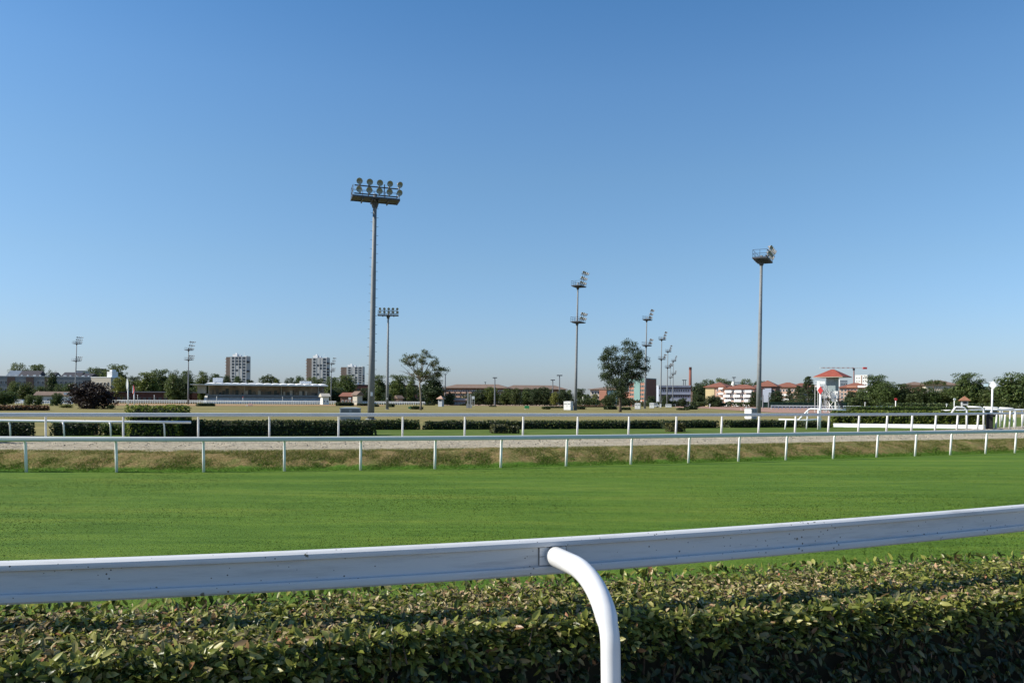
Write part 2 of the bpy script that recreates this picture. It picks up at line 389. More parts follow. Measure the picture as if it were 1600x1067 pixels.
b.inputs['Roughness'].default_value = .5; b.inputs['Specular IOR Level'].default_value = .18
postm = M('white_post_paint', (.66, .665, .67), .3, .05, 6)
grime = M('grime', (.16, .15, .14), .9, .3, 20)

RZ = EYE-RD
A1 = Vector((rail1_at(862)[0], rail1_at(862)[1], 0))
near_rail = thing('running_rail', 'broad white rail in the foreground on a bent pipe post above the leafy hedge', 'rail', (A1.x, A1.y, .7))
O1 = Vector((A1.x, A1.y, .7))
H1 = .158
front = [(.006, 0), (.024, -.003), (.034, -.011), (.036, -.022), (.0345, -.0315), (.029, -.0345), (.0155, -.0365), (.0155, -.1185), (.0335, -.1198), (.036, -.126), (.0362, -.135), (.035, -.148), (.029, -.156)]
prof1 = front+[(-u, z) for u, z in reversed(front)]
p1 = [q+Vector((0, 0, RZ))-O1 for q in curve(y1, -5.5, 7.5, 120, CL1)]
rl = bld(MB().sweep(p1, prof1), 'rail', rail_m, near_rail)
rl.data.polygons.foreach_set('use_smooth', [True]*len(rl.data.polygons))
es = rl.modifiers.new('edges', 'EDGE_SPLIT'); es.split_angle = R(22)
def frame1(x):
    y = y1(x); s_ = (y1(x+.01)-y1(x-.01))/.02; t = Vector((1, s_, 0)).normalized(); return Vector((x, y, 0)), t, Vector((t.y, -t.x, 0))
def neck(x):
    P, t, n = frame1(x); P = P+Vector((0, 0, RZ))-O1
    pts = [P+n*.018+Vector((0, 0, -.076)), P+n*.24+Vector((0, 0, -.076))]
    for a in np.linspace(0, 90, 15)[1:]:
        pts.append(P+n*(.24+.335*math.sin(R(a)))+Vector((0, 0, -.076-.25*(1-math.cos(R(a))))))
    q = pts[-1]; pts += [q+n*.01+Vector((0, 0, -.25)), q+n*.012+Vector((0, 0, -.62))]
    return MB().tube(pts, [.043]*2+[.0425]*10+[.0375]*(len(pts)-12), 24)
for x in (A1.x-3.05, A1.x, A1.x+3.12):
    po = bld(neck(x), 'post', postm, near_rail, True)
    P, t, n = frame1(x); P = P+Vector((0, 0, RZ))-O1; mb = MB()
    mw = Matrix((t, n, Vector((0, 0, 1)))).transposed()
    def bx(a, c, mi): 
        m2 = MB().box(a, c); mb.add([P+mw @ Vector(q) for q in m2.v], m2.f, mi)
    bx((-.066, .0148, -.1145), (.06, .0215, -.038), 0)
    bx((-.0705, .0148, -.115), (-.0662, .0195, -.0372), 1); bx((.0602, .0148, -.115), (.0632, .0195, -.0372), 1)
    bx((-.066, .0214, -.078), (.03, .0222, -.0755), 1)
    bld(mb, 'bracket', [postm, grime], po)

# ---------------------------------------------------------------- near hedge
rng = np.random.default_rng(5)
hb = [(-700, 980), (0, 957), (400, 938), (800, 911), (1100, 893), (1600, 868), (2400, 828)]
hf = [(-700, 1085), (0, 1052), (400, 1022), (800, 982), (950, 972), (1100, 964), (1600, 935), (2400, 885)]
def hedge_pt(px, u):
    D = np.interp(px, [-700, 0, 800, 1600, 2400], [.80, .835, .905, .985, 1.05])
    py = np.interp(px, [p[0] for p in hb], [p[1] for p in hb])*(1-u)+np.interp(px, [p[0] for p in hf], [p[1] for p in hf])*u
    du = (px-800)/F; dd = (py-HOR)/F; x = du*cs+dd*sn; y = dd*cs-du*sn; Y = D/y
    return np.stack([x*Y, Y, EYE-D], 1)
def vnoise(P, s, seed=0):
    return np.array([mnoise.noise(Vector((p[0]*s+seed, p[1]*s, p[2]*s))) for p in P])
hedge_leaf = leafmat('near_hedge_leaf', [(0, (.03, .05, .012)), (.2, (.06, .09, .018)), (.5, (.21, .235, .042)), (.76, (.33, .335, .08)), (.9, (.46, .43, .16)), (.96, (.3, .26, .13)), (1, (.3, .15, .07))], .4, .38, .4, False)
shaded_leaf = leafmat('shaded_hedge_leaf', [(0, (.012, .02, .008)), (.4, (.026, .04, .013)), (.8, (.05, .066, .02)), (.96, (.09, .085, .035)), (1, (.14, .08, .045))], .15, .4, .35, False)  # shade of the hedge front put into a darker leaf colour
clip_m = leafmat('clipped_leaf', [(0, (.07, .055, .025)), (.3, (.2, .16, .07)), (.6, (.34, .29, .14)), (.85, (.55, .44, .27)), (1, (.36, .15, .08))], .25, .6, .2, False)
twig_m = M('hedge_twig', (.085, .06, .04), .9, .4, 20)
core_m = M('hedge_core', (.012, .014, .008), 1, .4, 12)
hedge = thing('hedge', 'clipped leafy hedge in the foreground under the broad white rail', 'hedge', (A1.x, A1.y-.2, .7)); OH = np.array([A1.x, A1.y-.2, .7])
# top shoots
ks = 10500
px = rng.uniform(-420, 2050, ks); u = rng.random(ks)*1.02-.01; P = hedge_pt(px, u); P[:, 2] += vnoise(P, 6)*.022+vnoise(P, 22)*.018-.012-.03*np.clip(np.abs(u-.5)*2-.8, 0, 1)/.2
reps = 5; P = np.repeat(P, reps, 0); k = len(P)
D = rng.normal(size=(k, 3))*[.9, .9, .3]+[0, 0, .18]; Nn = np.array([0, 0, 1.])+rng.normal(size=(k, 3))*.45
big = rng.random(k); ln = .02+.036*big**1.6; V1, F1 = leaves(rng, P+rng.normal(size=(k, 3))*.01-[0, 0, .012], D, Nn, ln, ln*rng.uniform(.34, .46, k), .22, rng.uniform(-.05, .35, k))
# front edge and front face
kf = 6400
px = rng.uniform(-420, 2050, kf); P = hedge_pt(px, np.ones(kf)); h = np.concatenate([rng.random(kf//3)**2*.14, rng.random(kf-kf//3)*(.62)])
nx = np.array([.33, -.94, 0])
P[:, 2] -= h; P += nx*(np.minimum(h, .1)*.35+vnoise(P, 5, 9)*.03-.035)[:, None]
reps = 3; P = np.repeat(P, reps, 0); k = len(P); hh = np.repeat(h, reps)
D = nx*.5+rng.normal(size=(k, 3))*[.7, .55, .5]+np.array([0, 0, 1.])*(.35-.9*np.minimum(hh, .3)/.3)[:, None]; Nn = nx*.7+[0, 0, .75]+rng.normal(size=(k, 3))*.4
ln = rng.uniform(.03, .058, k); V2, F2 = leaves(rng, P+rng.normal(size=(k, 3))*.012, D, Nn, ln, ln*rng.uniform(.36, .48, k), .2, rng.uniform(0, .4, k))
# back edge
kb = 3000; px = rng.uniform(-420, 2050, kb); P = hedge_pt(px, np.zeros(kb)); P[:, 2] -= rng.random(kb)**1.5*.25-.01; k = kb
D = -nx*.4+rng.normal(size=(k, 3))*[.7, .5, .5]+[0, 0, .7]; Nn = np.array([0, 0, 1.])-nx*.6+rng.normal(size=(k, 3))*.4
ln = rng.uniform(.03, .06, k); V3, F3 = leaves(rng, P, D, Nn, ln, ln*.45, .2, rng.uniform(0, .3, k))
V = np.concatenate([V1, V2, V3])-OH; Fq = np.concatenate([F1, F2+len(V1), F3+len(V1)+len(V2)])
fo = link('foliage', nmesh('foliage', V, Fq, [hedge_leaf, shaded_leaf], 3), hedge)
mi_ = np.zeros(len(Fq), np.int32); shaded = (hh+rng.normal(size=len(hh))*.05 > .13) & (rng.random(len(hh)) < .93); mi_[len(F1):len(F1)+len(F2)] = np.repeat(shaded, 8); fo.data.polygons.foreach_set('material_index', mi_)  # leaves below the front edge take the painted-in shade
# dry clipped leaves on the top
k = 15000; px = rng.uniform(-420, 2050, k); u = rng.random(k); P = hedge_pt(px, u); P[:, 2] += vnoise(P, 6)*.022-.012+rng.random(k)*.022
keep = vnoise(P, 3.5, 4)+rng.normal(size=k)*.25 > -.05; P = P[keep]; k = len(P)
D = rng.normal(size=(k, 3))*[1, 1, .4]+[0, 0, .25]; ln = rng.uniform(.012, .034, k)
V, Fq = leaves(rng, P, D, np.array([0, 0, 1.])+rng.normal(size=(k, 3))*.5, ln, ln*.5, .3, rng.uniform(0, .5, k))
link('clippings', nmesh('clippings', V-OH, Fq, clip_m, 3), hedge)['label'] = 'dry tan clipped leaves on the hedge top'
mb = MB()
k = 1300; px = rng.uniform(-420, 2050, k); u = rng.random(k); P = hedge_pt(px, u)-OH
for p in P:
    d = Vector(rng.normal(size=3)*[.5, .5, .2])+Vector((0, 0, 1)); d.normalize(); q = Vector(p); mb.tube([q-d*.09, q-d*.04+Vector(rng.normal(size=3)*.006), q+d*rng.uniform(-.01, .012)], [.003, .0025, .002], 4)
k = 500; px = rng.uniform(-420, 2050, k); P = hedge_pt(px, np.ones(k))-OH
for p in P:
    q = Vector(p)-Vector(nx)*.05-Vector((0, 0, rng.uniform(.1, .5))); d = Vector(rng.normal(size=3)*.4)+Vector((0, -.2, 1)); d.normalize(); mb.tube([q-d*.12, q, q+d*.1], [.005, .004, .003], 4)
bld(mb, 'twigs', twig_m, hedge)
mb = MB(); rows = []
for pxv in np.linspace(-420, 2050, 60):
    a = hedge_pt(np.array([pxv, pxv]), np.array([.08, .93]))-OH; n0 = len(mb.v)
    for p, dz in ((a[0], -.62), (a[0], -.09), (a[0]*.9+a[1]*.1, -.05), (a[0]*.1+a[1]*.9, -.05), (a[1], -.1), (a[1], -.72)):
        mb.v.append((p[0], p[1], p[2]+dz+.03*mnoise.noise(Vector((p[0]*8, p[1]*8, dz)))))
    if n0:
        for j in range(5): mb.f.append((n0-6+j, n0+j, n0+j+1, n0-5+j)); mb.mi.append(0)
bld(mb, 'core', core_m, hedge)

# ---------------------------------------------------------------- grass blades (stuff)
k = 260000
u = rng.random(k); Yb = 7.2*(29/7.2)**u; Xb = rng.uniform(-.72, .72, k)*Yb*1.05
ok = Yb < np.array([y2(x) for x in Xb])+.1; Xb, Yb = Xb[ok], Yb[ok]; k = len(Xb)
P = np.stack([Xb, Yb, np.full(k, -.004)], 1); hgt = rng.uniform(.006, .022, k); az = rng.uniform(0, 6.283, k); w = rng.uniform(.003, .008, k)*(1+Yb/24)
S = np.stack([np.cos(az), np.sin(az), np.zeros(k)], 1)*w[:, None]; az2 = rng.uniform(0, 6.283, k); S = np.stack([-np.sin(az2), np.cos(az2), 0*az2], 1)*w[:, None]; lean = np.stack([np.cos(az2), np.sin(az2), 0*az2], 1)*hgt[:, None]*rng.uniform(.5, 3.6, (k, 1))
V = np.stack([P-S, P+S, P+lean+np.stack([0*hgt, 0*hgt, hgt], 1)], 1).reshape(-1, 3)
grass_m = turf_m.copy(); grass_m.name = 'grass_blade'
gt, gn, gl = grass_m.node_tree, grass_m.node_tree.nodes, grass_m.node_tree.links; cx = gn.new('ShaderNodeCombineXYZ'); cx.inputs[2].default_value = 1      # blades shade with the sward
gl.new(cx.outputs[0], gn['Principled BSDF'].inputs['Normal'])
for n_ in gn:
    if n_.type == 'BUMP': n_.mute = True
lk = gn['Principled BSDF'].inputs['Base Color'].links[0].from_socket; gg = gn.new('ShaderNodeNewGeometry'); gr = ramp(gn, [(0, (.74, .8, .74)), (.6, (1.02, 1.02, 1.02)), (.95, (1.25, 1.17, 1.2)), (1, (1.8, 1.4, 1.9))]); gl.new(gg.outputs['Random Per Island'], gr.inputs[0])
gl.new(mixrgb(gn, gl, 1, lk, gr.outputs[0], 'MULTIPLY'), gn['Principled BSDF'].inputs['Base Color'])
tag(link('turf_grass', nmesh('turf_grass', V, np.arange(k*3).reshape(-1, 3), grass_m, 3)), 'short mown green grass of the turf track', 'grass', kind='stuff')
# tufts on the bank
k = 260000; xb = rng.uniform(-19, 30, k); dd_ = rng.random(k)**.8*2.15
zz = np.interp(dd_, [q[0] for q in prof], [q[1] for q in prof]); yb = np.array([y2(min(max(x, -17), 27))+(x-min(max(x, -17), 27))*.45 for x in xb])
sl_ = np.array([(y2(x+.01)-y2(x-.01))/.02 for x in xb]); tt = 1/np.hypot(1, sl_)
P = np.stack([xb-sl_*tt*dd_, yb+tt*dd_, zz-.02], 1); cl = vnoise(P, 1.7, 2)+.6*vnoise(P, 6, 5)
ok = (cl+rng.normal(size=k)*.22 > -.38-.5*(dd_ < .45)-.2*(dd_ > 1.6)); P = P[ok]; dd_ = dd_[ok]; k = len(P)
hgt = rng.uniform(.025, .085, k)*np.where(dd_ > 1.5, 1.35, 1); az = rng.uniform(0, 6.283, k); w = rng.uniform(.006, .014, k)
S = np.stack([np.cos(az), np.sin(az), np.zeros(k)], 1)*w[:, None]; lean = rng.normal(size=(k, 3))*hgt[:, None]*[.9, .9, 0]
V = np.stack([P-S, P+S, P+lean+np.stack([0*hgt, 0*hgt, hgt], 1)], 1); order = np.argsort(dd_+rng.normal(size=k)*.25)
ga = P[order][dd_[order] < .5]; 
tuft_g = leafmat('bank_grass_green', [(0, (.05, .11, .012)), (.5, (.08, .16, .02)), (1, (.15, .22, .04))], .3, .7, .1, False)
tuft_d = leafmat('bank_grass_dry', [(0, (.085, .12, .022)), (.55, (.15, .19, .04)), (.72, (.25, .22, .08)), (.84, (.4, .3, .15)), (1, (.52, .42, .24))], .4, .7, .1, False)
lowm = dd_+rng.normal(size=k)*.22+.5*vnoise(P, .9, 8) < .6
for nm, sel, mt, lab in (('foot_grass', lowm, tuft_g, 'fresh green grass fringe along the foot of the bank'), ('bank_tufts', ~lowm, tuft_d, 'scruffy half dry grass tufts on the bank beside the sand')):
    v_ = V[sel].reshape(-1, 3); tag(link(nm, nmesh(nm, v_, np.arange(len(v_)).reshape(-1, 3), mt, 3)), lab, 'grass', kind='stuff')

# clods on the sand
k = 5000; xb = rng.uniform(-20, 36, k); dd_ = 1.9+rng.random(k)*9; yb = np.array([y2(min(max(x, -17), 27))+(x-min(max(x, -17), 27))*.45 for x in xb])+dd_
ok = yb < np.array([y3(x) for x in xb]); P = np.stack([xb, yb, np.where(dd_ < 3.2, LAND-.1+.075*(dd_-1.9), LAND+.0)], 1)[ok]; P[:, 2] += .05*vnoise(P*[1, 1, 0], .9)
V, Fq = quads(rng, P, rng.uniform(.018, .05, len(P)))
tag(link('sand_clods', nmesh('sand_clods', V, Fq, M('sand_clod', (.36, .31, .235), 1, .25, 9))), 'loose clods and hoof marks in the sand track', 'sand', kind='stuff')

# ---------------------------------------------------------------- rails of the course
def rail_run(name, label, fn, pxs, extra, zb, ztop, hgt, dep, over, pr, cl, lean=0, x0=-60, x1=60, n=240, mat=None, bend=.1):
    F0 = on_px(fn, pxs[0]); O = Vector((F0.x, F0.y, zb)); root = thing(name, label, 'rail', O)
    path = [q+Vector((0, 0, ztop))-O for q in offset(curve(fn, x0, x1, n, cl), -over, 0)]
    c8 = [(dep/2*math.cos(a)*(1 if abs(math.cos(a)) < .9 else .92), -hgt/2+hgt/2*math.sin(a)) for a in np.linspace(0, 2*math.pi, 13)[:-1]]
    c8 = [(math.copysign(abs(math.cos(a))**.6, math.cos(a))*dep/2, -hgt/2+math.copysign(abs(math.sin(a))**.6, math.sin(a))*hgt/2) for a in np.linspace(0, 2*math.pi, 17)[:-1]]
    mat = mat or white; r = bld(MB().sweep(path, c8), 'rail', railw, root, True)
    for x in [on_px(fn, p).x for p in pxs]+list(extra):
        xc = min(max(x, cl[0]), cl[1]); y = fn(xc)+(x-xc)*(fn(xc+.01)-fn(xc-.01))/.02
        s_ = (fn(xc+.01)-fn(xc-.01))/.02; t = Vector((1, s_, 0)).normalized(); nn = Vector((t.y, -t.x, 0))
        P = Vector((x, y, zb-.05))-O; tp = Vector((x, y, ztop-hgt*.6))-O
        if bend: pts = [P, P.lerp(tp, .5)+nn*over*.18, tp+nn*over*.35-Vector((0, 0, bend*1.3)), tp+nn*over*.6-Vector((0, 0, bend*.35)), tp+nn*over*.98]
        else: pts = [P, tp+nn*over*.95]
        bld(MB().tube(pts, pr if not callable(pr) else pr(x), 10), 'post', mat, root, True)
    return root
px2 = [42, 183, 319, 445, 564, 680, 783, 885, 986, 1076, 1154, 1228, 1302, 1370, 1430, 1485, 1540, 1586]
rail_run('running_rail', 'long white rail on slim posts between the mown turf and the grassy bank', y2, px2, (-17.6, -20.2, 25.9, 28.1, 30.2), 0, 1.12, .15, .1, .2, .043, CL2, bend=.1)
px3 = [72, 193, 310, 421, 529, 629, 726, 817, 902, 982, 1056, 1127, 1185, 1242, 1294, 1341, 1385, 1424, 1461, 1495, 1527, 1556]
rail_run('running_rail', 'white rail on stout posts along the far side of the sand track', y3, px3, (-20.8, -23.4, 36.6, 38.4, 40.2), LAND, LAND+1.15, .16, .1, .22, lambda x: float(np.interp(x, [-20, 0, 15, 30], [.038, .044, .056, .062])), CL3, bend=.06)

# ---------------------------------------------------------------- floodlight masts
def lamp_mb(r=.3, n=12):
    mb = MB(); prof = [(.09, .3), (.16, .26), (r*.9, .06), (r, 0), (r*.93, -.01)]
    o = len(mb.v)
    for (q, y) in prof:
        for k in range(n): a = 2*math.pi*k/n; mb.v.append((q*math.cos(a), y, q*math.sin(a)))
    for i in range(len(prof)-1):
        for k in range(n): a = i*n+k; c = i*n+(k+1) % n; mb.f.append((a, c, c+n, a+n)); mb.mi.append(0)
    mb.f.append(tuple(range(n))); mb.mi.append(0)
    mb.box((-.05, .02, -r-.06), (.05, .2, -r+.08), 0); mb.tube([(0, .3, 0), (0, .42, 0)], .09, 8)
    return mb
def lens_mb(r=.28, n=12):
    mb = MB(); mb.v = [(0, .1, 0)]+[(r*math.cos(2*math.pi*k/n), -.012, r*math.sin(2*math.pi*k/n)) for k in range(n)]
    mb.f = [(0, 1+(k+1) % n, 1+k) for k in range(n)]; mb.mi = [0]*n; return mb
LAMP_ME = lamp_mb().mesh('lamp', reflector, False); LENS_ME = lens_mb().mesh('lens', lensmat, False)
LAMP_LO = lamp_mb(.3, 6).mesh('lamp', reflector, False)
def tier(root, z, L, y0, y1, racks, ncol, tilt, lo=False, rail=True, ts=1.0):
    """platform at height z; racks = list of (y, dz) lamp rows, y negative is forward"""
    mb = MB()
    for q in range(9): mb.box((-L/2+.02, y1+(y0-y1)*q/9+.03, z), (L/2-.02, y1+(y0-y1)*(q+1)/9-.02, z+.05))
    mb.box((-L/2, y1-.06, z-.06), (L/2, y1, z+.08)); mb.box((-L/2, y0, z-.06), (L/2, y0+.06, z+.08))
    mb.box((-L/2-.06, y1, z-.1), (-L/2, y0, z+.1)); mb.box((L/2, y1, z-.1), (L/2+.06, y0, z+.1))
    for x in (-L*.28, -.3, .3, L*.28): mb.box((x-.05, y1, z-.22), (x+.05, y0, z-.1))
    mb.tube([(0, 0, z-.7), (0, 0, z-.1)], [.24, .42], 10)
    pl = bld(mb, 'platform', M_PLAT, root)
    if rail:
        rb = MB(); zs = (z+.55, z+1.05)
        cor = [(-L/2, y1), (-L/2, y0), (L/2, y0), (L/2, y1)]
        for zz in zs:
            for a, c in zip(cor, cor[1:]): rb.bar((*a, zz), (*c, zz), .024)
        for a, c in zip(cor, cor[1:]):
            m_ = max(1, round(math.hypot(a[0]-c[0], a[1]-c[1])/1.1))
            for i in range(m_+1): x = a[0]+(c[0]-a[0])*i/m_; y = a[1]+(c[1]-a[1])*i/m_; rb.bar((x, y, z), (x, y, z+1.05), .022)
        bld(rb, 'guard_rail', M_PLAT, pl)
    rk = MB(); ly, lz = racks[-1]; fy, fz = racks[0]
    for x in (-L*.17, L*.17): rk.tube([(x, y1+.05, z), (x, fy+.38, z+fz), (x, ly+.38, z+lz)], .05, 5)
    for (y, dz) in racks: rk.box((-L*.47, y+.34, z+dz-.36), (L*.47, y+.42, z+dz-.26))
    bld(rk, 'rack', M_PLAT, root)
    for j, (y, dz) in enumerate(racks):
        for i in range(ncol):
            fx = (i/(ncol-1)-.5); x = fx*L*.87+L*.06
            o = link('lamp', LAMP_LO if lo else LAMP_ME, root, (x, y, z+dz))
            o.rotation_euler = (R(tilt), 0, R(fx*46+(5 if j % 2 else -5))); o.scale = (ts,)*3
            if not lo: link('lens', LENS_ME, o)
M_PLAT = M('mast_grey', (.06, .068, .085), .55, .12, 1.0, metal=.2)
def shaft(root, h, r0, r1, pegs=True, n=16):
    mb = MB().tube([(0, 0, 0), (0, 0, h*.33), (0, 0, h*.331), (0, 0, h*.66), (0, 0, h*.661), (0, 0, h)], [r0, r0-(r0-r1)*.32, r0-(r0-r1)*.36, r0-(r0-r1)*.66, r0-(r0-r1)*.7, r1], n)
    mb.tube([(0, 0, -.3), (0, 0, .06)], r0*1.5, n)
    bld(mb, 'pole', steel, root, True)
    if pegs:
        pm = MB().bar((0, 0, 0), (.2, 0, 0), .016).mesh('climbing_peg', steel); z = 2.6; k = 0
        while z < h-.4:
            r = r0-(r0-r1)*z/h; s_ = 1 if k % 2 else -1; o = link('climbing_peg', pm, root, (s_*r*.9, 0, z)); o.rotation_euler = (0, 0, 0 if s_ > 0 else math.pi); z += .42; k += 1
    mb = MB().box((-.09, -r0-.01, 2.2), (.09, -r0+.1, 2.55)); bld(mb, 'number_plate', white, root)
def single_mast(label, group='floodlight masts around the course'):
    t = thing('floodlight_mast', label, 'floodlight', (0, 0, LAND), 0, group)
    shaft(t, 21.2, .33, .17); tier(t, 20.6, 4.3, .75, -1.05, [(-1.25, .6), (-1.45, 1.3)], 5, 22, ts=1.0)
    return t
def double_mast(label, lo, h1=19.9, h2=28.0, up=((-1.3, .7), (-1.55, 1.75), (-1.9, 2.9)), group='floodlight masts around the course'):
    t = thing('floodlight_mast', label, 'floodlight', (0, 0, LAND), 0, group)
    shaft(t, h2+.9, .36, .15, not lo, 8 if lo else 14); tier(t, h1, 3.4, .9, -1.3, [(-1.5, .8), (-1.75, 1.8)], 4, 24, lo); tier(t, h2, 3.4, .9, -1.3, list(up), 4, 26, lo)
    return t
def put(t, px, Y, aim, lean=0):
    p = XY(px, Y, LAND); t.location = p; t.rotation_euler = (Matrix.Rotation(R(lean), 3, 'Y') @ Matrix.Rotation(R(aim), 3, 'Z')).to_euler(); return t
s1 = put(single_mast('tall grey floodlight mast with two rows of five lamps facing the viewer'), 579.5, 75, 17, .75)
s2 = copy_tree(s1); s2['label'] = 'grey floodlight mast with wide lamp head close behind the tallest mast'; put(s2, 605, 175, 2, .3)
s3 = copy_tree(s1); s3['label'] = 'grey floodlight mast on the right with its lamps turned away to the right'; put(s3, 1185, 105, 63, .8)
d1 = put(double_mast('two tier floodlight mast standing left of the dark round tree', False), 899, 180, 62, .85)
dl = double_mast('two tier floodlight mast directly right of the dark round tree', True)
put(dl, 1007.5, 251, 64, .9)
for px, Y, lab in ((1032, 328, 'two tier floodlight mast second in the row in front of the blue grey building'), (1042, 404, 'two tier floodlight mast third in the row in front of the blue grey building'),
                   (1051, 494, 'two tier floodlight mast nearest the brick chimney'), (1046.5, 560, 'two tier floodlight mast behind the gap between the last two of the row')):
    c = copy_tree(dl); c['label'] = lab; put(c, px, Y, 64, .7)
c = copy_tree(dl); c['label'] = 'two tier floodlight mast behind the dark purple bush'; put(c, 117, 372, 66, 1.4)
d5 = double_mast('floodlight mast with five stacked lamp racks left of the grandstand', True, 20, 24.4, ((-1.4, .6), (-1.9, 2.0), (-2.3, 3.6))); put(d5, 294, 358, 66, .1)
c = copy_tree(d5); c['label'] = 'floodlight mast with stacked lamp racks at the right end of the grandstand'; put(c, 517, 485, 66, .5)
# slim far floodlights
def slim(label, px, ytop, Y, wid, heads=1):
    top = W(px, ytop, Y); t = thing('floodlight_pole', label, 'floodlight', XY(px, Y, LAND), R(8), 'slim far floodlight poles'); h = top.z-LAND
    bld(MB().tube([(0, 0, 0), (0, 0, h)], [Y*.00085+.05, Y*.0005+.04], 6), 'pole', steel, t)
    mb = MB(); w = wid/F*Y/2
    mb.box((-w, -.25, h-.1), (w, .25, h+.1)); 
    for k in range(5): x = -w+2*w*(k+.5)/5; mb.box((x-w*.16, -.5, h+.1), (x+w*.16, .1, h+.1+w*.22))
    bld(mb, 'lamp_head', darksteel, t)
for a in (('slim floodlight pole in front of the long tiled building, head tilted left', 773, 590.5, 430, 7), ('shorter of the two slim poles left of the white cabinet', 863.5, 594, 560, 7), ('taller of the two slim poles left of the white cabinet', 874, 587, 500, 9),
          ('slim pole right behind the loose crowned tree', 695.5, 585, 560, 5), ('tiny slim pole above the long tiled roof', 758, 597, 1000, 3), ('left one of the twin slim poles near the chimney', 1067.5, 594, 520, 4), ('right one of the twin slim poles near the chimney', 1070.5, 594, 560, 4),
          ('slim pole in front of the white balconied flats', 1146.5, 590, 480, 6), ('left grey lamp post at the foot of the flats', 1192, 618, 330, 1.2), ('right grey lamp post at the foot of the flats', 1201, 618, 330, 1.2)):
    slim(*a)

# ---------------------------------------------------------------- electrical cabinets
def cabinet(label, px0, px1, ytop, ybase, rz, depth, mat, side=None):
    pxc = (px0+px1)/2; b_ = G(pxc, ybase, LAND); Y = b_.y; w = (px1-px0)/F*Y; h = W(pxc, ytop, Y).z-LAND
    w = max(.4, (w-depth*abs(math.sin(R(rz))))/math.cos(R(rz)))
    t = thing('electrical_cabinet', label, 'cabinet', (b_.x, b_.y+depth/2, LAND), R(rz), 'electrical cabinets in the infield')
    o = bld(MB().box((-w/2, -depth/2, .08), (w/2, depth/2, h-.05)), 'body', mat, t); bevel(o, .02)
    bld(MB().box((-w/2+.04, -depth/2+.04, -.1), (w/2-.04, depth/2-.04, .08)), 'plinth', M_CONC, t)
    o = bld(MB().hip(-w/2-.05, w/2+.05, -depth/2-.05, depth/2+.05, h-.02, h+.05, th=.05), 'lid', mat, t)
    n = max(2, round(w/.8))
    for k in range(n):
        x0 = -w/2+w*k/n+.03; x1 = -w/2+w*(k+1)/n-.03; d = bld(MB().box((x0, -depth/2-.02, .14), (x1, -depth/2, h-.12)), 'door', mat, t)
        mb = MB()
        for q in range(4): mb.box((x0+.08, -depth/2-.032, h*.66+q*.06), (x1-.08, -depth/2-.02, h*.66+q*.06+.03))
        bld(mb, 'louvre', darksteel, d); bld(MB().box((x1-.09, -depth/2-.05, h*.45), (x1-.06, -depth/2-.02, h*.55)), 'handle', darksteel, d)
    if side: bld(MB().box((-w/2-.02, -depth/2+.03, .12), (-w/2, depth/2-.03, h-.1)), 'sunlit_side', side, t)  # sunlight on the left face put into a whiter colour
M_CONC = M('concrete', (.36, .35, .33), .9, .15, 3, .2)
cab_g = M('cabinet_grey', (.3, .335, .36), .6, .05, 1); cab_w = M('cabinet_white', (.66, .665, .65), .55, .06, 2)
cabinet('blue grey cabinet with sunlit side painted white beside the foot of the tallest mast', 528.5, 563, 637, 656.5, 12, .9, cab_g, white)
cabinet('white cabinet left of the foot of the mast by the dark round tree', 881, 896, 627, 641, -32, 1.2, cab_w)
cabinet('white cabinet in the grass right under the dark round tree', 992, 1001.5, 630, 639.5, -15, .9, cab_w)
cabinet('small white cabinet between the first two masts of the row', 1015, 1023, 629.5, 638, -15, .9, cab_w)
cabinet('narrow white cabinet behind the second mast of the row', 1031, 1034, 631, 637, -15, .9, cab_w)
cabinet('broad low white cabinet behind the third mast of the row', 1040, 1050, 631.5, 636.8, -10, 1.2, cab_w)
cabinet('grey cabinet with sunlit side painted white at the foot of the right mast', 1167, 1184, 638, 655, 25, 1.1, cab_g, white)

# ---------------------------------------------------------------- clipped infield hedges (real leaf masses)
def hedge_block(rng, L, Wd, H, dens=60, leaf=.07, mat=None, sag=.04, name='hedge', par=None):
    """foliage and core of a clipped hedge with its base centre at the origin, length along x"""
    mat = mat or leaf_hedge
    dens *= 2.6; leaf *= .8; k = int(dens*(2*L*H+2*Wd*H+L*Wd)); u = rng.random(k); P = np.zeros((k, 3))
    a = np.array([2*L*H, 2*Wd*H, L*Wd]); c_ = np.cumsum(a/a.sum()); s_ = rng.choice([-1, 1], k)
    x = rng.uniform(-.5, .5, k)*L; y = rng.uniform(-.5, .5, k)*Wd; z = rng.random(k)**.9*H
    f1 = u < c_[0]; f2 = (u >= c_[0]) & (u < c_[1]); f3 = u >= c_[1]
    y[f1] = s_[f1]*Wd/2; x[f2] = s_[f2]*L/2; z[f3] = H-.11; z[~f3] *= 1-.11/H
    x *= 1-.03*(z/H); P = np.stack([x, y, z], 1)
    P += (vnoise(P, 1.1, L)*.07+vnoise(P, 4, H)*sag)[:, None]*np.stack([np.sign(x)*f2, np.sign(y)*f1, f3*1.], 1)+rng.normal(size=(k, 3))*leaf*.45
    V, Fq = quads(rng, P, rng.uniform(.6, 1.3, k)*leaf)
    link('foliage', nmesh('foliage', V, Fq, mat), par)
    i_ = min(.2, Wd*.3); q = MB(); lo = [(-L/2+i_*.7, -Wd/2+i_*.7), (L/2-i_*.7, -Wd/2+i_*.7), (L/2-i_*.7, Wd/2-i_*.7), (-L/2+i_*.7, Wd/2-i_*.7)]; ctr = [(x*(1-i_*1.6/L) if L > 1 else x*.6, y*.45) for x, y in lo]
    q.add([(x, y, 0) for x, y in lo]+[(x, y, H*.62) for x, y in lo]+[(x, y, H-.08) for x, y in ctr], [(0,3,2,1)]+[(a+k, a+(k+1)%4, a+4+(k+1)%4, a+4+k) for a in (0, 4) for k in range(4)]+[(8,9,10,11)]); bld(q, 'core', core_far, par)
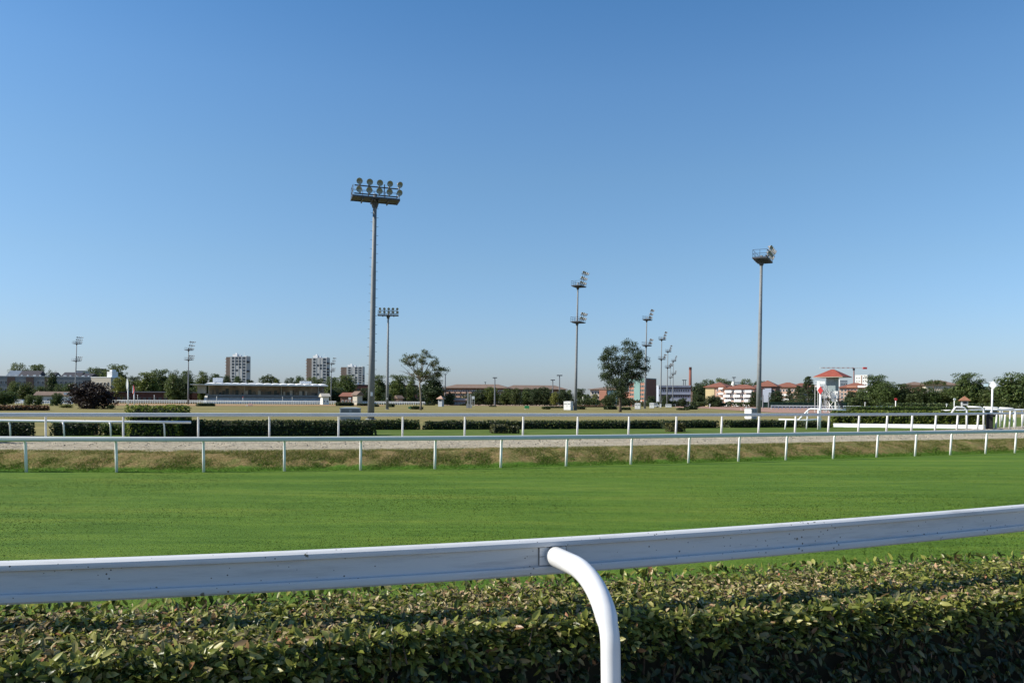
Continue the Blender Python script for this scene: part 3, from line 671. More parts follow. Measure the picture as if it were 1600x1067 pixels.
core_far = M('hedge_inside', (.014, .02, .009), 1, .5, 4)
hr = np.random.default_rng(11)
def hedge_px(label, px0, px1, ytop, ybase0, ybase1, Wd=.8, dens=70, leaf=.07, mat=None, cat='hedge', name='hedge', group=None, rz=None, sag=.04):
    a = G(px0, ybase0, LAND); b_ = G(px1, ybase1, LAND); m = (a+b_)/2; L = (b_-a).length; ang = math.atan2(b_.y-a.y, b_.x-a.x)
    H = W((px0+px1)/2, ytop, m.y).z-LAND
    t = thing(name, label, cat, (m.x-math.sin(ang)*Wd/2, m.y+math.cos(ang)*Wd/2, LAND), ang, group)
    hedge_block(hr, L, Wd, H, dens, leaf, mat, sag, par=t); return t
G1 = 'clipped hedges along the infield'
hedge_px('dark low hedge at the far left edge behind the low white rail', -60, 50, 656.5, 682, 681, .9, 75, .07, group=G1)
hedge_px('short dark hedge block left of the bright green shrub', 77, 142, 656.5, 681, 681, .9, 75, .07, group=G1)
hedge_px('thin dark upright shrub between hedge block and bright green shrub', 145, 152, 658, 679.5, 679.5, .5, 80, .07, cat='shrub', name='shrub')
hedge_px('bright green low shrub by the low white rail', 156, 194, 659.5, 680.5, 680.5, .8, 80, .08, leaf_bright, 'shrub', 'shrub')
hedge_px('tall clipped hedge block with a sunlit bright top above the others', 196, 277, 632.5, 683, 683, 2.2, 75, .08, leaf_bright, group=G1)
hedge_px('long dark clipped hedge running from the tall block towards the blue grey cabinet', 272, 588, 655, 682, 681, .9, 70, .075, group=G1)
hedge_px('dark hedge behind the long one, ending right of the tallest mast', 540, 656, 654.8, 671.5, 671.5, 1.0, 65, .08, group=G1)
hedge_px('longest dark clipped hedge in the middle, spanning to the gap before the next hedge', 664, 1036, 656, 671.5, 670, 1.0, 60, .08, group=G1)
hedge_px('dark hedge right of the gap behind the topiary cube', 1041, 1124, 655.5, 669.5, 668.8, 1.0, 65, .08, group=G1)
hedge_px('dark hedge behind the right mast and its cabinet', 1139, 1253, 655.2, 668.5, 667.8, 1.0, 65, .08, group=G1)
hedge_px('dark hedge just left of the red diamond sign', 1256, 1300, 656.5, 668.5, 668.5, 1.0, 60, .08, group=G1)
TG = 'clipped bush blocks in the infield'
top_m = leafmat('topiary_leaf', [(0, (.022, .03, .012)), (.5, (.055, .06, .02)), (1, (.12, .115, .045))], .2)
hedge_px('larger clipped topiary block in front of the long hedge', 770, 795, 660.5, 677.5, 677.5, .9, 110, .06, top_m, 'topiary', 'topiary', TG)
hedge_px('smaller topiary block right beside the larger one', 798.5, 811, 663, 677.5, 677.5, .5, 110, .06, top_m, 'topiary', 'topiary', TG)
hedge_px('topiary cube in front of the hedge gap on the right', 1057, 1072, 658.5, 675.5, 675, .8, 110, .06, top_m, 'topiary', 'topiary', TG)
hedge_px('leafy tall hedge above the white board on the right', 1300, 1543, 641.5, 667.0, 669.6, 1.2, 85, .11, leaf_bright, sag=.12)
hedge_px('further leafy hedge seen over the white rail on the right', 1330, 1560, 635.5, 651, 651, 1.5, 40, .14, leaf_bright)
for px0, px1, yt, yb, lab in ((311, 336, 630.5, 634.6, 'low dark bush in front of the grandstand'), (529, 553, 629, 634.2, 'low dark bush above the blue grey cabinet'), (562, 587, 630.5, 634, 'low bush left of the tallest mast'),
    (585, 592, 632, 635.5, 'tiny bush right of the tallest mast'), (611, 617, 631, 636, 'dark box bush right of the second mast'), (647, 661, 635, 639.5, 'low bush at the foot of the loose crowned tree'), (667, 680, 630.5, 633.2, 'dark flat bush right of the loose crowned tree'),
    (696, 704, 630.2, 632.6, 'flat bush below the little kiosk'), (722, 730, 631.2, 633.6, 'dark bush left of the pale stone pillars'), (758, 768, 630, 632.4, 'dark bush left of the tilted slim pole'), (769, 776, 634, 635.6, 'small dark bush in the open grass'),
    (780, 788, 630.2, 632.8, 'dark round bush right of the tilted slim pole'), (853, 860, 635, 639.5, 'small cube bush left of the white cabinet'), (860, 881, 635, 637.6, 'long flat bush touching the white cabinet'), (903, 915, 635.5, 639.6, 'dark low bush right of the mast by the cabinet'),
    (950, 964, 634, 639.8, 'ragged dark bush left of the dark round tree'), (974, 986, 637, 640.6, 'flat bush right of the dark round trunk'), (1064, 1077, 638, 640.8, 'flat green bush below the chimney'), (1076, 1090, 635, 639.8, 'clump of dark bush below the chimney'), (1084, 1094, 632.8, 636, 'dark bush where the brown track begins')):
    hedge_px(lab, px0, px1, yt, yb, yb, 1.6, 14, .24, None, 'bush', 'bush', 'low bushes dotted over the infield')
hedge_px('brown dried shrub border along the left edge of the infield', -40, 76, 634, 641.5, 641.5, 3, 14, .22, leafmat('dry_brown_leaf', [(0, (.06, .03, .015)), (.5, (.16, .08, .035)), (1, (.3, .17, .08))], .2), 'shrub border', 'shrub')
hedge_px('rusty brown shrub strip behind the small cube bush', 905, 950, 633.5, 636.2, 636.2, 3, 10, .24, leafmat('rusty_leaf', [(0, (.05, .03, .02)), (.5, (.14, .08, .04)), (1, (.24, .15, .08))], .2), 'shrub border', 'shrub')

# ---------------------------------------------------------------- trees
def tube_branch(mb, p, d, length, r, rng, depth, tips, split=3, spread=.6, up=.2):
    pts = [Vector(p)]; dd = Vector(d).normalized(); n = 4
    for i in range(n):
        dd = (dd+Vector(rng.normal(size=3)*.16)+Vector((0, 0, up*.15))).normalized(); pts.append(pts[-1]+dd*length/n)
    mb.tube(pts, [r*(1-.45*i/n) for i in range(n+1)], 6 if depth > 1 else 4, False)
    if depth == 0: tips.append(pts[-1]); return
    for k in range(split):
        a = rng.uniform(0, 6.28); q = Vector((math.cos(a), math.sin(a), 0)); nd = (dd+q*spread*rng.uniform(.6, 1.3)+Vector((0, 0, up))).normalized()
        s_ = pts[-1] if k < 2 else pts[-2]
        tube_branch(mb, s_, nd, length*rng.uniform(.6, .85), r*.55, rng, depth-1, tips, split, spread, up)
    if depth <= 1: tips.append(pts[-2])
def crown_mesh(name, seed, kind, mat):
    """unit tree crown: width 1 (x,y -.5..+.5), height 0..1"""
    rng = np.random.default_rng(seed); P = []; S = []
    if kind == 'round':
        for k in range(72):
            z = rng.uniform(.08, .92); rmax = .42*math.sin(math.pi*min(1, (z*.86+.12)))**.7; a = rng.uniform(0, 6.28); q = rmax*math.sqrt(rng.random()); r = rng.uniform(.08, .17)
            n = int(60*(r/.12)**2); P.append(blob(rng, n, (q*math.cos(a), q*math.sin(a), z), (r, r, r*.72), .5)); S += [.019]*n
        n = 1300; P.append(blob(rng, n, (0, 0, .42), (.34, .34, .4), .2)); S += [.045]*n
    elif kind == 'tall':
        for k in range(76):
            z = rng.uniform(.1, .95); rmax = .45*(1-.55*abs(z-.42)/.58); a = rng.uniform(0, 6.28); q = rmax*math.sqrt(rng.random()); r = rng.uniform(.07, .16)
            n = int(56*(r/.12)**2); P.append(blob(rng, n, (q*math.cos(a), q*math.sin(a), z), (r, r, r*.6), .5)); S += [.018]*n
        n = 1400; P.append(blob(rng, n, (0, 0, .42), (.32, .32, .42), .2)); S += [.045]*n
    elif kind == 'conifer':
        for k in range(190):
            z = rng.random()**1.2*.97; rm = .5*(1-z)**.8+.02; a = rng.uniform(0, 6.28); q = rm*math.sqrt(rng.uniform(.2, 1)); r = .05+.07*(1-z)
            n = 44; P.append(blob(rng, n, (q*math.cos(a), q*math.sin(a), z-.06*q), (r*1.3, r*1.3, r*.35), .2)); S += [.017]*n
    elif kind == 'umbrella':
        for k in range(34):
            a = rng.uniform(0, 6.28); q = .45*math.sqrt(rng.random()); r = rng.uniform(.06, .11)
            n = 70; P.append(blob(rng, n, (q*math.cos(a), q*math.sin(a), .8+.12*(1-q*2)), (r, r, r*.9), .3)); S += [.015]*n
    elif kind == 'bush':
        for k in range(70):
            a = rng.uniform(0, 6.28); z = rng.random()*.86; q = .43*math.sqrt(rng.random())*(1-.35*max(0, z-.55)/.45); r = rng.uniform(.08, .15)
            n = 80; P.append(blob(rng, n, (q*math.cos(a), q*math.sin(a), z), (r, r, r), .4)); S += [.02]*n
        n = 1100; P.append(blob(rng, n, (0, 0, .4), (.36, .36, .38), .1)); S += [.05]*n
    P = np.concatenate(P); S = np.array(S)*rng.uniform(.6, 1.35, len(P)); P[:, 2] = np.maximum(P[:, 2], .012)
    V, Fq = quads(rng, P, S); return nmesh(name, V, Fq, mat)
CR = {}
for kind, seeds in (('round', (1, 2, 3)), ('tall', (4, 5, 6)), ('conifer', (7,)), ('umbrella', (8,)), ('bush', (9, 10))):
    for mk, mt in (('g', leaf_green), ('d', leaf_dark), ('l', leaf_light), ('p', leaf_purple)):
        if mk == 'p' and kind != 'bush': continue
        if kind in ('conifer', 'umbrella') and mk not in 'd': continue
        CR[kind, mk] = [crown_mesh('crown', s, kind, mt) for s in seeds]
TRK = MB().tube([(0, 0, -.1), (.01, 0, .3), (-.01, .01, .7), (0, 0, 1)], [.055, .042, .035, .02], 7)
for a in np.linspace(0, 5.5, 5): TRK.tube([(0, 0, .45), (.16*math.cos(a), .16*math.sin(a), .7), (.28*math.cos(a), .28*math.sin(a), .86)], [.02, .014, .006], 4)
TRK_ME = TRK.mesh('trunk', bark)
tr = random.Random(3)
def tree(label, px, w, ytop, Y, kind='round', mk='g', low=.1, cat='tree', name=None, group='trees beyond the course', base=None):
    b_ = XY(px, Y, LAND); H = W(px, ytop, Y).z-LAND; wd = w/F*Y
    if cat == 'shrub': low = 0
    nm = name or {'conifer': 'conifer_tree', 'umbrella': 'pine_tree', 'bush': 'shrub'}.get(kind, 'tree')
    t = thing(nm, label, cat, b_, 0, group)
    me = tr.choice(CR[kind, mk]); z0 = 0 if kind == 'umbrella' else low*H*.45
    c_ = link('crown', me, t, (0, 0, z0)); c_.scale = (wd*(1.3 if kind in ('round', 'tall') else 1.08),)*2+((H-z0),); c_.rotation_euler = (0, 0, tr.uniform(0, 6.28))
    k_ = link('trunk', TRK_ME, t); k_.scale = (wd if kind != 'umbrella' else wd*.8, wd, H*.85); k_.rotation_euler = (0, 0, tr.uniform(0, 6.28))
    return t

# two freestanding trees in the infield: trunk, limbs that reach every leaf clump, clumps where the photo has them
def infield_tree(label, px, pyb, Y, fork, clumps, rr, seed, mat, barkm, tr_r, dens, ls=.12, bare=()):
    rng = np.random.default_rng(seed); b_ = XY(px, Y, LAND); t = thing('tree', label, 'tree', b_)
    def L_(x, y, dy=0): v = W(x, y, Y)-b_; return Vector((v.x, dy, v.z))
    fk = L_(*fork); mb = MB(); mb.tube([Vector((0, 0, -.2)), Vector((.02, 0, fk.z*.15)), Vector((fk.x*.4+.05, 0, fk.z*.5)), Vector((fk.x-.02, 0, fk.z*.8)), fk, fk+Vector((.1, .1, 1.0))], [tr_r*1.35, tr_r, tr_r*.9, tr_r*.82, tr_r*.75, tr_r*.45], 9)
    span = max(abs(c[0]-px) for c in clumps)/F*Y; P = []; S = []
    for c in list(clumps)+[tuple(b)+(0,) for b in bare]:
        e = L_(c[0], c[1]); dx = (c[0]-px)/F*Y; dy = rng.uniform(-1, 1)*math.sqrt(max(.05, span**2-dx*dx))*.6; e.y = dy
        st_ = Vector((fk.x*.9, 0, min(fk.z, e.z)*rng.uniform(.82, 1.0))); m_ = st_.lerp(e, .5)+Vector((0, 0, -.08*abs(dx)+.25)); pts = []
        for k in range(8):
            q = k/7; p = st_*(1-q)**2+m_*2*q*(1-q)+e*q*q; pts.append(p+Vector(rng.normal(size=3)*.1)*(1 if 0 < k < 7 else 0))
        mb.tube(pts, [tr_r*.42*(1-q/7)**1.1+.022 for q in range(8)], 5, False)
        for _ in range(4):
            k = rng.integers(4, 8); d = Vector(rng.normal(size=3)*[.7, .7, .45])+Vector((0, 0, .25)); mb.tube([pts[k], pts[k]+d*.5+Vector((0, 0, .06)), pts[k]+d], [.035, .025, .012], 4, False)
        if len(c) > 2: continue
        for _ in range(4):
            r = rr*rng.uniform(.5, 1.05); n = int(dens*r*r); cc = np.array(e)+rng.normal(size=3)*[rr*.55, rr*.7, rr*.4]; P.append(blob(rng, n, cc, (r*1.15, r*1.15, r*.85), .2)); S.append(np.full(n, ls))
    bld(mb, 'trunk', barkm, t, True); P = np.concatenate(P); S = np.concatenate(S)*rng.uniform(.6, 1.35, len(P)); V, Fq = quads(rng, P, S)
    link('crown', nmesh('crown', V, Fq, mat), t); return t
mid_leaf = leafmat('infield_leaf', [(0, (.045, .065, .022)), (.5, (.085, .11, .036)), (1, (.16, .175, .065))], .35, objvar=False)
dark_leaf = leafmat('infield_leaf_dark', [(0, (.02, .036, .016)), (.5, (.04, .064, .024)), (1, (.08, .105, .04))], .25, objvar=False)
z5 = lambda *q: [(657.5+(560+x/8.893-657.5)*.92, 543.5+y/8.893*.95) for x, y in q]
infield_tree('loose open crowned tree with bare lower branches right of the second mast', 657.5, 640, 165, (656, 590), z5((640, 150), (700, 125), (780, 115), (870, 115), (960, 100), (930, 75), (1040, 165), (1100, 195), (880, 190), (615, 200), (680, 215), (760, 215), (930, 220), (1000, 240), (1060, 290), (1140, 285), (1175, 330), (820, 335), (790, 360), (1000, 365), (1080, 380), (1150, 380), (950, 400), (860, 370)), .75, 21, mid_leaf, paleb, .2, 190, .11, z5((600, 340), (640, 365), (590, 270)))
z4 = lambda *q: [(969+(820+x/3.556-969)*.83, 462.5+y/3.556*.995) for x, y in q]
infield_tree('dark dense round crowned tree in the infield right of the two tier mast', 969, 641, 150, (968.5, 612), z4((415, 350), (440, 395), (450, 312), (500, 302), (560, 292), (620, 300), (650, 320), (660, 350), (600, 345), (540, 345), (480, 360), (640, 385), (680, 400), (655, 425), (590, 415), (530, 425), (470, 435), (425, 430), (500, 475), (480, 505), (560, 475), (620, 455), (540, 520), (500, 540), (570, 515), (530, 565), (465, 480), (560, 550), (510, 390), (570, 385), (550, 450)), 1.15, 33, dark_leaf, bark, .26, 210, .115)

TREES = '''30|30|566|700|round|l|pale tree behind the grey apartment roof, the outer left one of two
56|32|567|700|round|l|pale tree behind the grey apartment roof, the right one of two
81|19|577|520|tall|d|dark narrow tree standing in front of the grey apartment facade
23|20|595|450|round|l|yellowish tree at the far left below the grey facade
40|28|596|430|tall|d|dark tree right of the yellowish one at the far left
63|24|603|480|round|g|green tree in front of the blue window bays, left of the dark narrow tree
94|20|599|470|round|g|green tree directly right of the dark narrow tree
110|24|597|460|round|g|green tree between dark narrow tree and the purple bush mast
144|30|573|640|round|l|pale green tree behind the flat white roof, left of the tall pair
166|26|574|620|tall|g|tree behind the white stair turret, left of the tallest dark top
185|36|570|600|tall|g|tallest tree behind the white stair turret
190|28|588|480|round|l|olive green tree right behind the white oval course marker
212|26|588|540|tall|d|dark tree in the dip between the turret tree and the big wood
231|36|579|500|tall|g|big tree above the red brown stable, left one of the big wood
251|32|574|520|tall|g|highest tree of the big wood above the stable
271|28|577|520|tall|d|dark tree of the big wood with a lighter one in front
270|24|584|470|round|l|lighter olive tree in front of the big wood
285|24|586|470|tall|d|dark tree at the left edge of the grandstand mast
292|22|577|600|round|g|tree crown just behind the grandstand mast
315|24|579|620|round|g|tree behind the grandstand roof, first right of the mast
335|22|582|620|round|g|tree behind the left tip of the grandstand roof
352|24|586|610|round|d|tree behind the roof box of the grandstand
372|18|586|600|round|g|tree at the foot of the first tower block
391|14|592|640|round|d|tiny dark tree right of the first tower block
417|32|585|620|round|d|dark domed tree behind the middle of the grandstand roof
433|16|590|620|round|l|small light tree right of the dark domed tree
455|24|589|610|round|d|dark tree left of the second tower block behind the roof
468|22|587|620|round|g|tree left at the foot of the second tower block
486|24|588|610|round|g|tree right below the second tower block
502|22|590|600|round|d|tree behind the right end of the grandstand roof
520|26|587|590|round|l|tree behind the lamp mast at the end of the grandstand
541|32|584|560|round|g|bright full tree between second and third tower block
527|30|605|500|round|d|dark low tree right of the grandstand end
569|26|606|470|round|d|dark low tree behind the tallest mast
592|26|586|520|tall|g|tall tree between the tallest mast and the second mast
621|32|583|500|tall|g|tall tree right of the second mast
642|18|587|520|tall|l|thin light tree between tall tree and the loose crowned tree
604|20|612|480|bush|d|low dark tree between the two left masts
676|42|585|420|tall|d|broad dark tree behind the loose crowned tree
703|18|611|420|bush|d|small dark tree right of the little kiosk
735|18|613|430|bush|d|small dark tree in front of the pink balconies
748|24|608|450|round|d|dark tree in front of the long tiled building, left part
768|28|604|450|round|g|tree beside the tilted slim pole
791|26|607|460|round|g|tree right of the tilted slim pole
805|20|606|440|round|d|dark round tree in the middle of the long tiled building
824|24|605|460|tall|g|tree left of the right part of the long tiled roof
838|22|606|450|round|d|dark tree below the right part of the long tiled roof
851|28|604|450|round|d|broad dark tree left of the two slim poles
866|14|612|430|round|l|small light tree between the two slim poles
880|22|608|450|round|d|dark tree right of the two slim poles
888|15|608|520|round|l|bright green tree between slim poles and two tier mast
906|22|607|500|tall|d|dark pointed tree behind the two tier mast
917|16|614|470|bush|g|low green tree right behind the two tier mast
929|12|615|460|round|l|light small tree before the white wall of the tiled house
952|24|614|430|bush|d|dark bushy tree in front of the glass facade
978|20|620|430|bush|d|dark bush tree under the orange facade
1017|16|617|420|bush|d|dark bush tree in front of the red brick side wall
1041|18|616|430|bush|d|dark bush tree at the left part of the blue grey building
1066|16|620|430|bush|d|dark bush tree at the right end of the blue grey building
1090|24|597|620|round|d|dark tree right behind the chimney foot
1104|30|592|640|round|g|tree on the wooded rise, left one
1124|34|590|660|round|g|tree on the wooded rise above the yellow flats
1139|24|594|650|round|d|tree on the wooded rise, right end
1092|26|614|440|bush|d|dark bushy tree left of the yellow flats
1116|30|616|420|bush|d|dark bushy tree below the yellow wall
1167|24|591|620|round|g|tree behind the flats left of the right mast
1188|24|593|640|round|d|tree behind the right mast above the tiled roof
1180|18|612|420|tall|d|dark tree against the right end of the white balconies
1213|24|610|410|round|d|dark round tree right of the right mast
1233|18|606|440|conifer|d|small dark conifer left of the great cedar
1247|26|602|430|conifer|d|middle dark conifer left beside the great cedar
1263|38|587|410|conifer|d|great cedar with a pointed top left of the judge tower
1280|24|604|420|conifer|d|dark conifer right behind the red diamond sign
1328|18|610|400|round|d|dark tree right behind the judge tower stairs
1345|20|606|400|round|g|tree left edge of the right wood below the white high rise
1371|42|586|360|tall|g|tall leafy tree right of the white high rise
1387|34|595|350|round|g|leafy tree in the right wood behind the white van
1411|30|597|350|tall|d|dark tree of the right wood at its first dip
1432|32|604|345|round|d|low dark tree of the right wood below the tiled house roof
1452|30|605|345|round|g|low green tree of the right wood under the flat topped pine
1476|34|606|345|round|d|low dark tree of the right wood left of the kiosk tower
1510|48|583|330|tall|g|tall leafy tree behind the small kiosk tower
1532|30|591|330|round|g|leafy tree left behind the white diamond sign
1549|30|602|320|round|d|dark lower tree behind the white diamond sign pole
1580|52|580|300|tall|g|big leafy tree right of the white diamond sign
1606|44|583|310|tall|g|leafy tree cut by the right edge of the photo
1640|50|584|300|round|g|leafy tree just past the right edge
-14|34|600|420|round|d|dark tree just past the left edge'''
for line in TREES.split('\n'):
    a = line.split('|'); tree(a[6], float(a[0]), float(a[1]), float(a[2]), float(a[3]), a[4], a[5], .12 if a[4] != 'bush' else 0)
tree('flat topped umbrella pine in front of the pale tiled house', 1459, 36, 591, 380, 'umbrella', 'd')
SH = 'shrubs on the left side'
tree('dark purple leaved rounded bush behind the left part of the rail', 143, 74, 592, 150, 'bush', 'p', 0, 'bush', 'purple_bush', 'shrubs on the left side')
tree('large green bush at the left photo edge', 8, 42, 609, 230, 'bush', 'g', 0, 'shrub', group=SH)
tree('grey green shrub left of the small tiled house', 46, 16, 615, 225, 'bush', 'l', 0, 'shrub', group=SH)
tree('small shrub in front of the wall of the tiled house', 61, 14, 616, 225, 'bush', 'g', 0, 'shrub', group=SH)
tree('round shrub in front of the right end of the tiled house', 89, 20, 612, 220, 'bush', 'g', 0, 'shrub', group=SH)
tree('yellowish grassy shrub left below the purple bush', 104, 22, 631, 165, 'bush', 'l', 0, 'shrub', group=SH)
tree('thin dry shrub right at the foot of the purple bush', 174, 12, 631, 148, 'bush', 'l', 0, 'shrub', group=SH)
# far low greenery as one mass
def mass(name, label, pts, mat, seed, per=9, leaf=.45, Wd=6):
    rng = np.random.default_rng(seed); P = []
    for (px0, px1, yt, Y) in pts:
        w = (px1-px0)/F*Y; H = W((px0+px1)/2, yt, Y).z-LAND; n = int(per*w*(H+1.5)); x = rng.uniform(-.5, .5, n)*w; hh = H*(.75+.35*vnoise(np.stack([x, x*0, x*0], 1), .35, px0)); z = hh*rng.random(n)**.7
        P.append(np.stack([((px0+px1)/2-800)/F*Y+x, Y+rng.uniform(0, Wd, n), LAND+z], 1))
    P = np.concatenate(P); V, Fq = quads(rng, P, rng.uniform(.6, 1.4, len(P))*leaf)
    tag(link(name, nmesh(name, V, Fq, mat)), label, 'greenery', kind='stuff')
mass('far_undergrowth', 'dark low undergrowth and hedgerow filling the far edge of the course', [(-120, 60, 622, 460), (60, 150, 620, 470), (530, 700, 618, 520), (690, 900, 616, 470), (900, 1000, 620, 440), (1000, 1120, 625, 430), (1110, 1200, 626, 420), (1200, 1345, 624, 430), (1330, 1480, 614, 375), (1450, 1660, 612, 355), (1380, 1660, 627, 290)], leaf_dark, 4)
mass('far_woodland', 'distant wood behind the roofs', [(195, 300, 598, 560), (-70, 140, 607, 485), (-100, 40, 600, 800), (120, 230, 590, 760), (220, 320, 590, 740), (440, 520, 596, 720), (560, 700, 600, 720), (1080, 1150, 601, 760), (1150, 1300, 603, 900), (1360, 1420, 604, 420), (1490, 1660, 600, 400)], leaf_dark, 6, 5, .8, 10)

# ---------------------------------------------------------------- buildings
def facade(root, w, d, h, floors, bays, win_w, win_h, wmat, z0=1.2, side=None, step=None, fx=(.04, .96), sb=0):
    """windows as single parts, sharing one mesh, on the front (y=-d/2) and optionally on the right side"""
    fr = .12
    me = MB().box((-win_w/2, -.1, 0), (win_w/2, .02, win_h), 0); 
    me.box((-win_w/2+fr, -.13, fr), (win_w/2-fr, -.1, win_h-fr), 1); wm = me.mesh('window', [wmat, glass]); st = step or (h-z0)/floors
    n = 0
    for f_ in range(floors):
        for k in range(bays):
            x = -w/2+w*(fx[0]+(fx[1]-fx[0])*(k+.5)/bays); link('window', wm, root, (x, -d/2, z0+f_*st)); n += 1
        for k in range(sb):
            o = link('window', wm, root, (w/2*(1 if side != 'left' else -1), -d/2+d*(k+.5)/sb, z0+f_*st)); o.rotation_euler = (0, 0, R(90 if side != 'left' else -90))
def place(px0, px1, Y, rz, d):
    """front facade seen from px0 to px1 with rotation rz (its middle at depth Y) -> centre, width"""
    c_ = math.cos(R(rz)); w = (px1-px0)/F*Y/abs(c_+math.sin(R(rz))*-((px0+px1)/2-800)/F); m = XY((px0+px1)/2, Y, LAND)
    return m+Vector((-math.sin(R(rz)), c_, 0))*(d/2), w
def house(label, px0, px1, ytop, Y, rz, d, wall, name='building', cat='building', roof=None, yroof=None, over=.8, gable=False, win=None, group=None, trim=white, ybase=None, side=None, sb=0):
    P, w = place(px0, px1, Y, rz, d); h = W((px0+px1)/2, ytop, Y).z-LAND
    t = thing(name, label, cat, P, R(rz), group)
    bld(MB().box((-w/2, -d/2, -1), (w/2, d/2, h)), 'wall', wall, t)
    if roof:
        hr_ = W((px0+px1)/2, yroof, Y).z-LAND; bld(MB().hip(-w/2-over, w/2+over, -d/2-over, d/2+over, h+.3, hr_, 0, gable, .3), 'roof', roof, t)
    else: bld(MB().box((-w/2-.15, -d/2-.15, h), (w/2+.15, d/2+.15, h+.5)), 'parapet', trim, t)
    if win: facade(t, w, d, h, win[0], win[1], win[2], win[3], trim, win[4] if len(win) > 4 else 1.2, side=side, sb=sb)
    return t, w, h
cream = M('cream_render', (.46, .42, .35), .85, .06, .3); yellow = M('yellow_render', (.5, .42, .24), .85, .06, .3)
pink = M('pink_render', (.42, .27, .2), .85, .08, .3); orange = M('orange_panel', (.36, .17, .115), .7, .08, .3); brick = M('red_brick', (.14, .08, .062), .9, .15, .6)
teal = M('teal_panel', (.17, .3, .28), .6, .06, .4); palegrey = M('pale_grey_render', (.42, .44, .47), .85, .08, .3); bluegrey = M('blue_grey_panel', (.38, .42, .5), .7, .06, .4)
brown = M('brown_cladding', (.15, .115, .1), .85, .15, .3); slate = M('slate', (.032, .031, .04), .7, .2, .5); darkbrick = M('dark_brick', (.085, .035, .03), .95, .2, .5)

# tower blocks
def tower(label, px0, px1, ytop, Y, rz, cut, floors=15):
    d = 10; P, w = place(px0, px1, Y, rz, d); h = W((px0+px1)/2, ytop, Y).z-LAND
    t = thing('tower_block', label, 'tower block', P, R(rz), 'tower blocks on the skyline'); xs = -w/2+w*cut
    bld(MB().box((xs, -d/2, -1), (w/2, d/2, h)), 'wall', palew, t)
    bld(MB().box((-w/2, -d/2+1.2, -1), (xs-.01, d/2-1, h-.4)), 'brown_wing', brown, t)
    mb = MB().box((-w*.2, -3, h), (w*.02, 3, h+2.6)); mb.box((w*.06, -2, h), (w*.16, 2, h+1.9)); mb.box((-w*.1, -1.5, h+2.6), (-w*.02, 1, h+4)); mb.box((w/2-2, -d/2+.5, h), (w/2, d/2-.5, h+.8))
    mb.tube([(w*.3, 0, h), (w*.3, 0, h+5)], .1, 5); bld(mb, 'roof_plant', white, t)
    st = h/floors; wm = MB().box((-w*.055, -.12, .5), (w*.055, .02, st-.5), 0).mesh('window', glass)
    wr = random.Random(px0)
    for f_ in range(floors):
        for k, q in enumerate((.18, .42, .6, .86)):
            if k in (1, 2) and wr.random() < (.35 if k == 1 else .55): continue
            link('window', wm, t, (xs+(w/2-xs)*q, -d/2, f_*st))
    # recessed balconies of the brown wing and the right edge
    for f_ in range(floors): bld(MB().box((-w/2-1.0, -d/2+1.5, f_*st), (-w/2-.01, d/2-3, f_*st+1.0)), 'balcony', pink, t)
    for f_ in range(0, floors-1):
        if wr.random() < .6: bld(MB().box((w/2+.01, -d/2+.4, f_*st+.1), (w/2+1.0, d/2-4, f_*st+1.2+wr.random())), 'side_balcony', slate, t)
    bm_ = MB()
    for q in (.3, .52, .72): bm_.box((xs+(w/2-xs)*q-.12, -d/2-.25, 0), (xs+(w/2-xs)*q+.12, -d/2-.004, h-.3))
    bld(bm_, 'wall_ribs', whitewall, t)
palew = M('pale_concrete', (.4, .41, .42), .85, .06, .1)
tower('tower block behind the middle of the grandstand roof, brown left wing', 352, 384.5, 557, 850, -7, .22)
tower('tower block left of the last lamp mast, with pink balconies', 478, 510, 559, 850, -7, .27)
tower('furthest tower block, nearest the tallest mast', 532, 566, 573, 1060, -7, .27)

# left apartment building with mansard roofs
t, w, h = house('long grey apartment building with dark mansard roofs and white chimneys at far left', -30, 142, 588.5, 590, 4, 14, M('grey_render', (.17, .185, .2), .85, .15, .15), win=(3, 22, 1.9, 2.4, 2.2), name='apartment_building', trim=palegrey)
mb = MB()
for x0, x1, hh in ((.33, .52, 3.6), (.60, .66, 2.6), (.72, .90, 2.8), (.9, 1.0, 2.2)): mb.hip(-w/2+w*x0, -w/2+w*x1, -6.2, 6.2, h+.52, h+.5+hh*1.15, gable=True, th=.2)
bld(mb, 'mansard_roof', slate, t)
bld(MB().hip(-w/2+w*.22, -w/2+w*.36, -6, 6, h+.52, h+4.6, gable=True, th=.2), 'glazed_gable', M('glazed_roof', (.16, .19, .22), .3, .15, .4), t)
for q in np.linspace(.25, .97, 14): bld(MB().box((-w/2+w*q, -6.8, h+.52), (-w/2+w*q+1.1+.8*(int(q*50) % 2), -6.0, h+1.35)), 'chimney', white, t)
mb = MB()
for q in (.24, .41, .58): mb.box((-w/2+w*q, -7.2, .3), (-w/2+w*q+5.5, -7.02, h-.4))
bld(mb, 'brick_bay', M('dull_brick', (.085, .06, .055), .9, .15, .5), t)
mb = MB()
for q in (.47, .56): mb.box((-w/2+w*q, -7.3, 1.5), (-w/2+w*q+7.5, -7.05, 5.5))
bld(mb, 'window_bay', glass, t)
house('blue grey roof top block behind the left apartment building', 119, 131, 580, 700, 0, 10, bluegrey, trim=slate, win=(3, 4, 1.2, 1.6))
house('small dark roof top block among the left trees', 148, 157, 576.5, 720, 0, 10, slate, trim=slate, win=(3, 3, 1.2, 1.6))
t, w, h = house('flat white villa with stair turret behind the purple bush', 142, 173, 590, 540, -12, 10, cream, win=(3, 5, 1.5, 1.9))
bld(MB().box((w*.2, -3, h+.5), (w*.45, 3, h+4.2)).box((w*.28, -2, h+4.2), (w*.4, 2, h+5.6)), 'stair_turret', white, t)
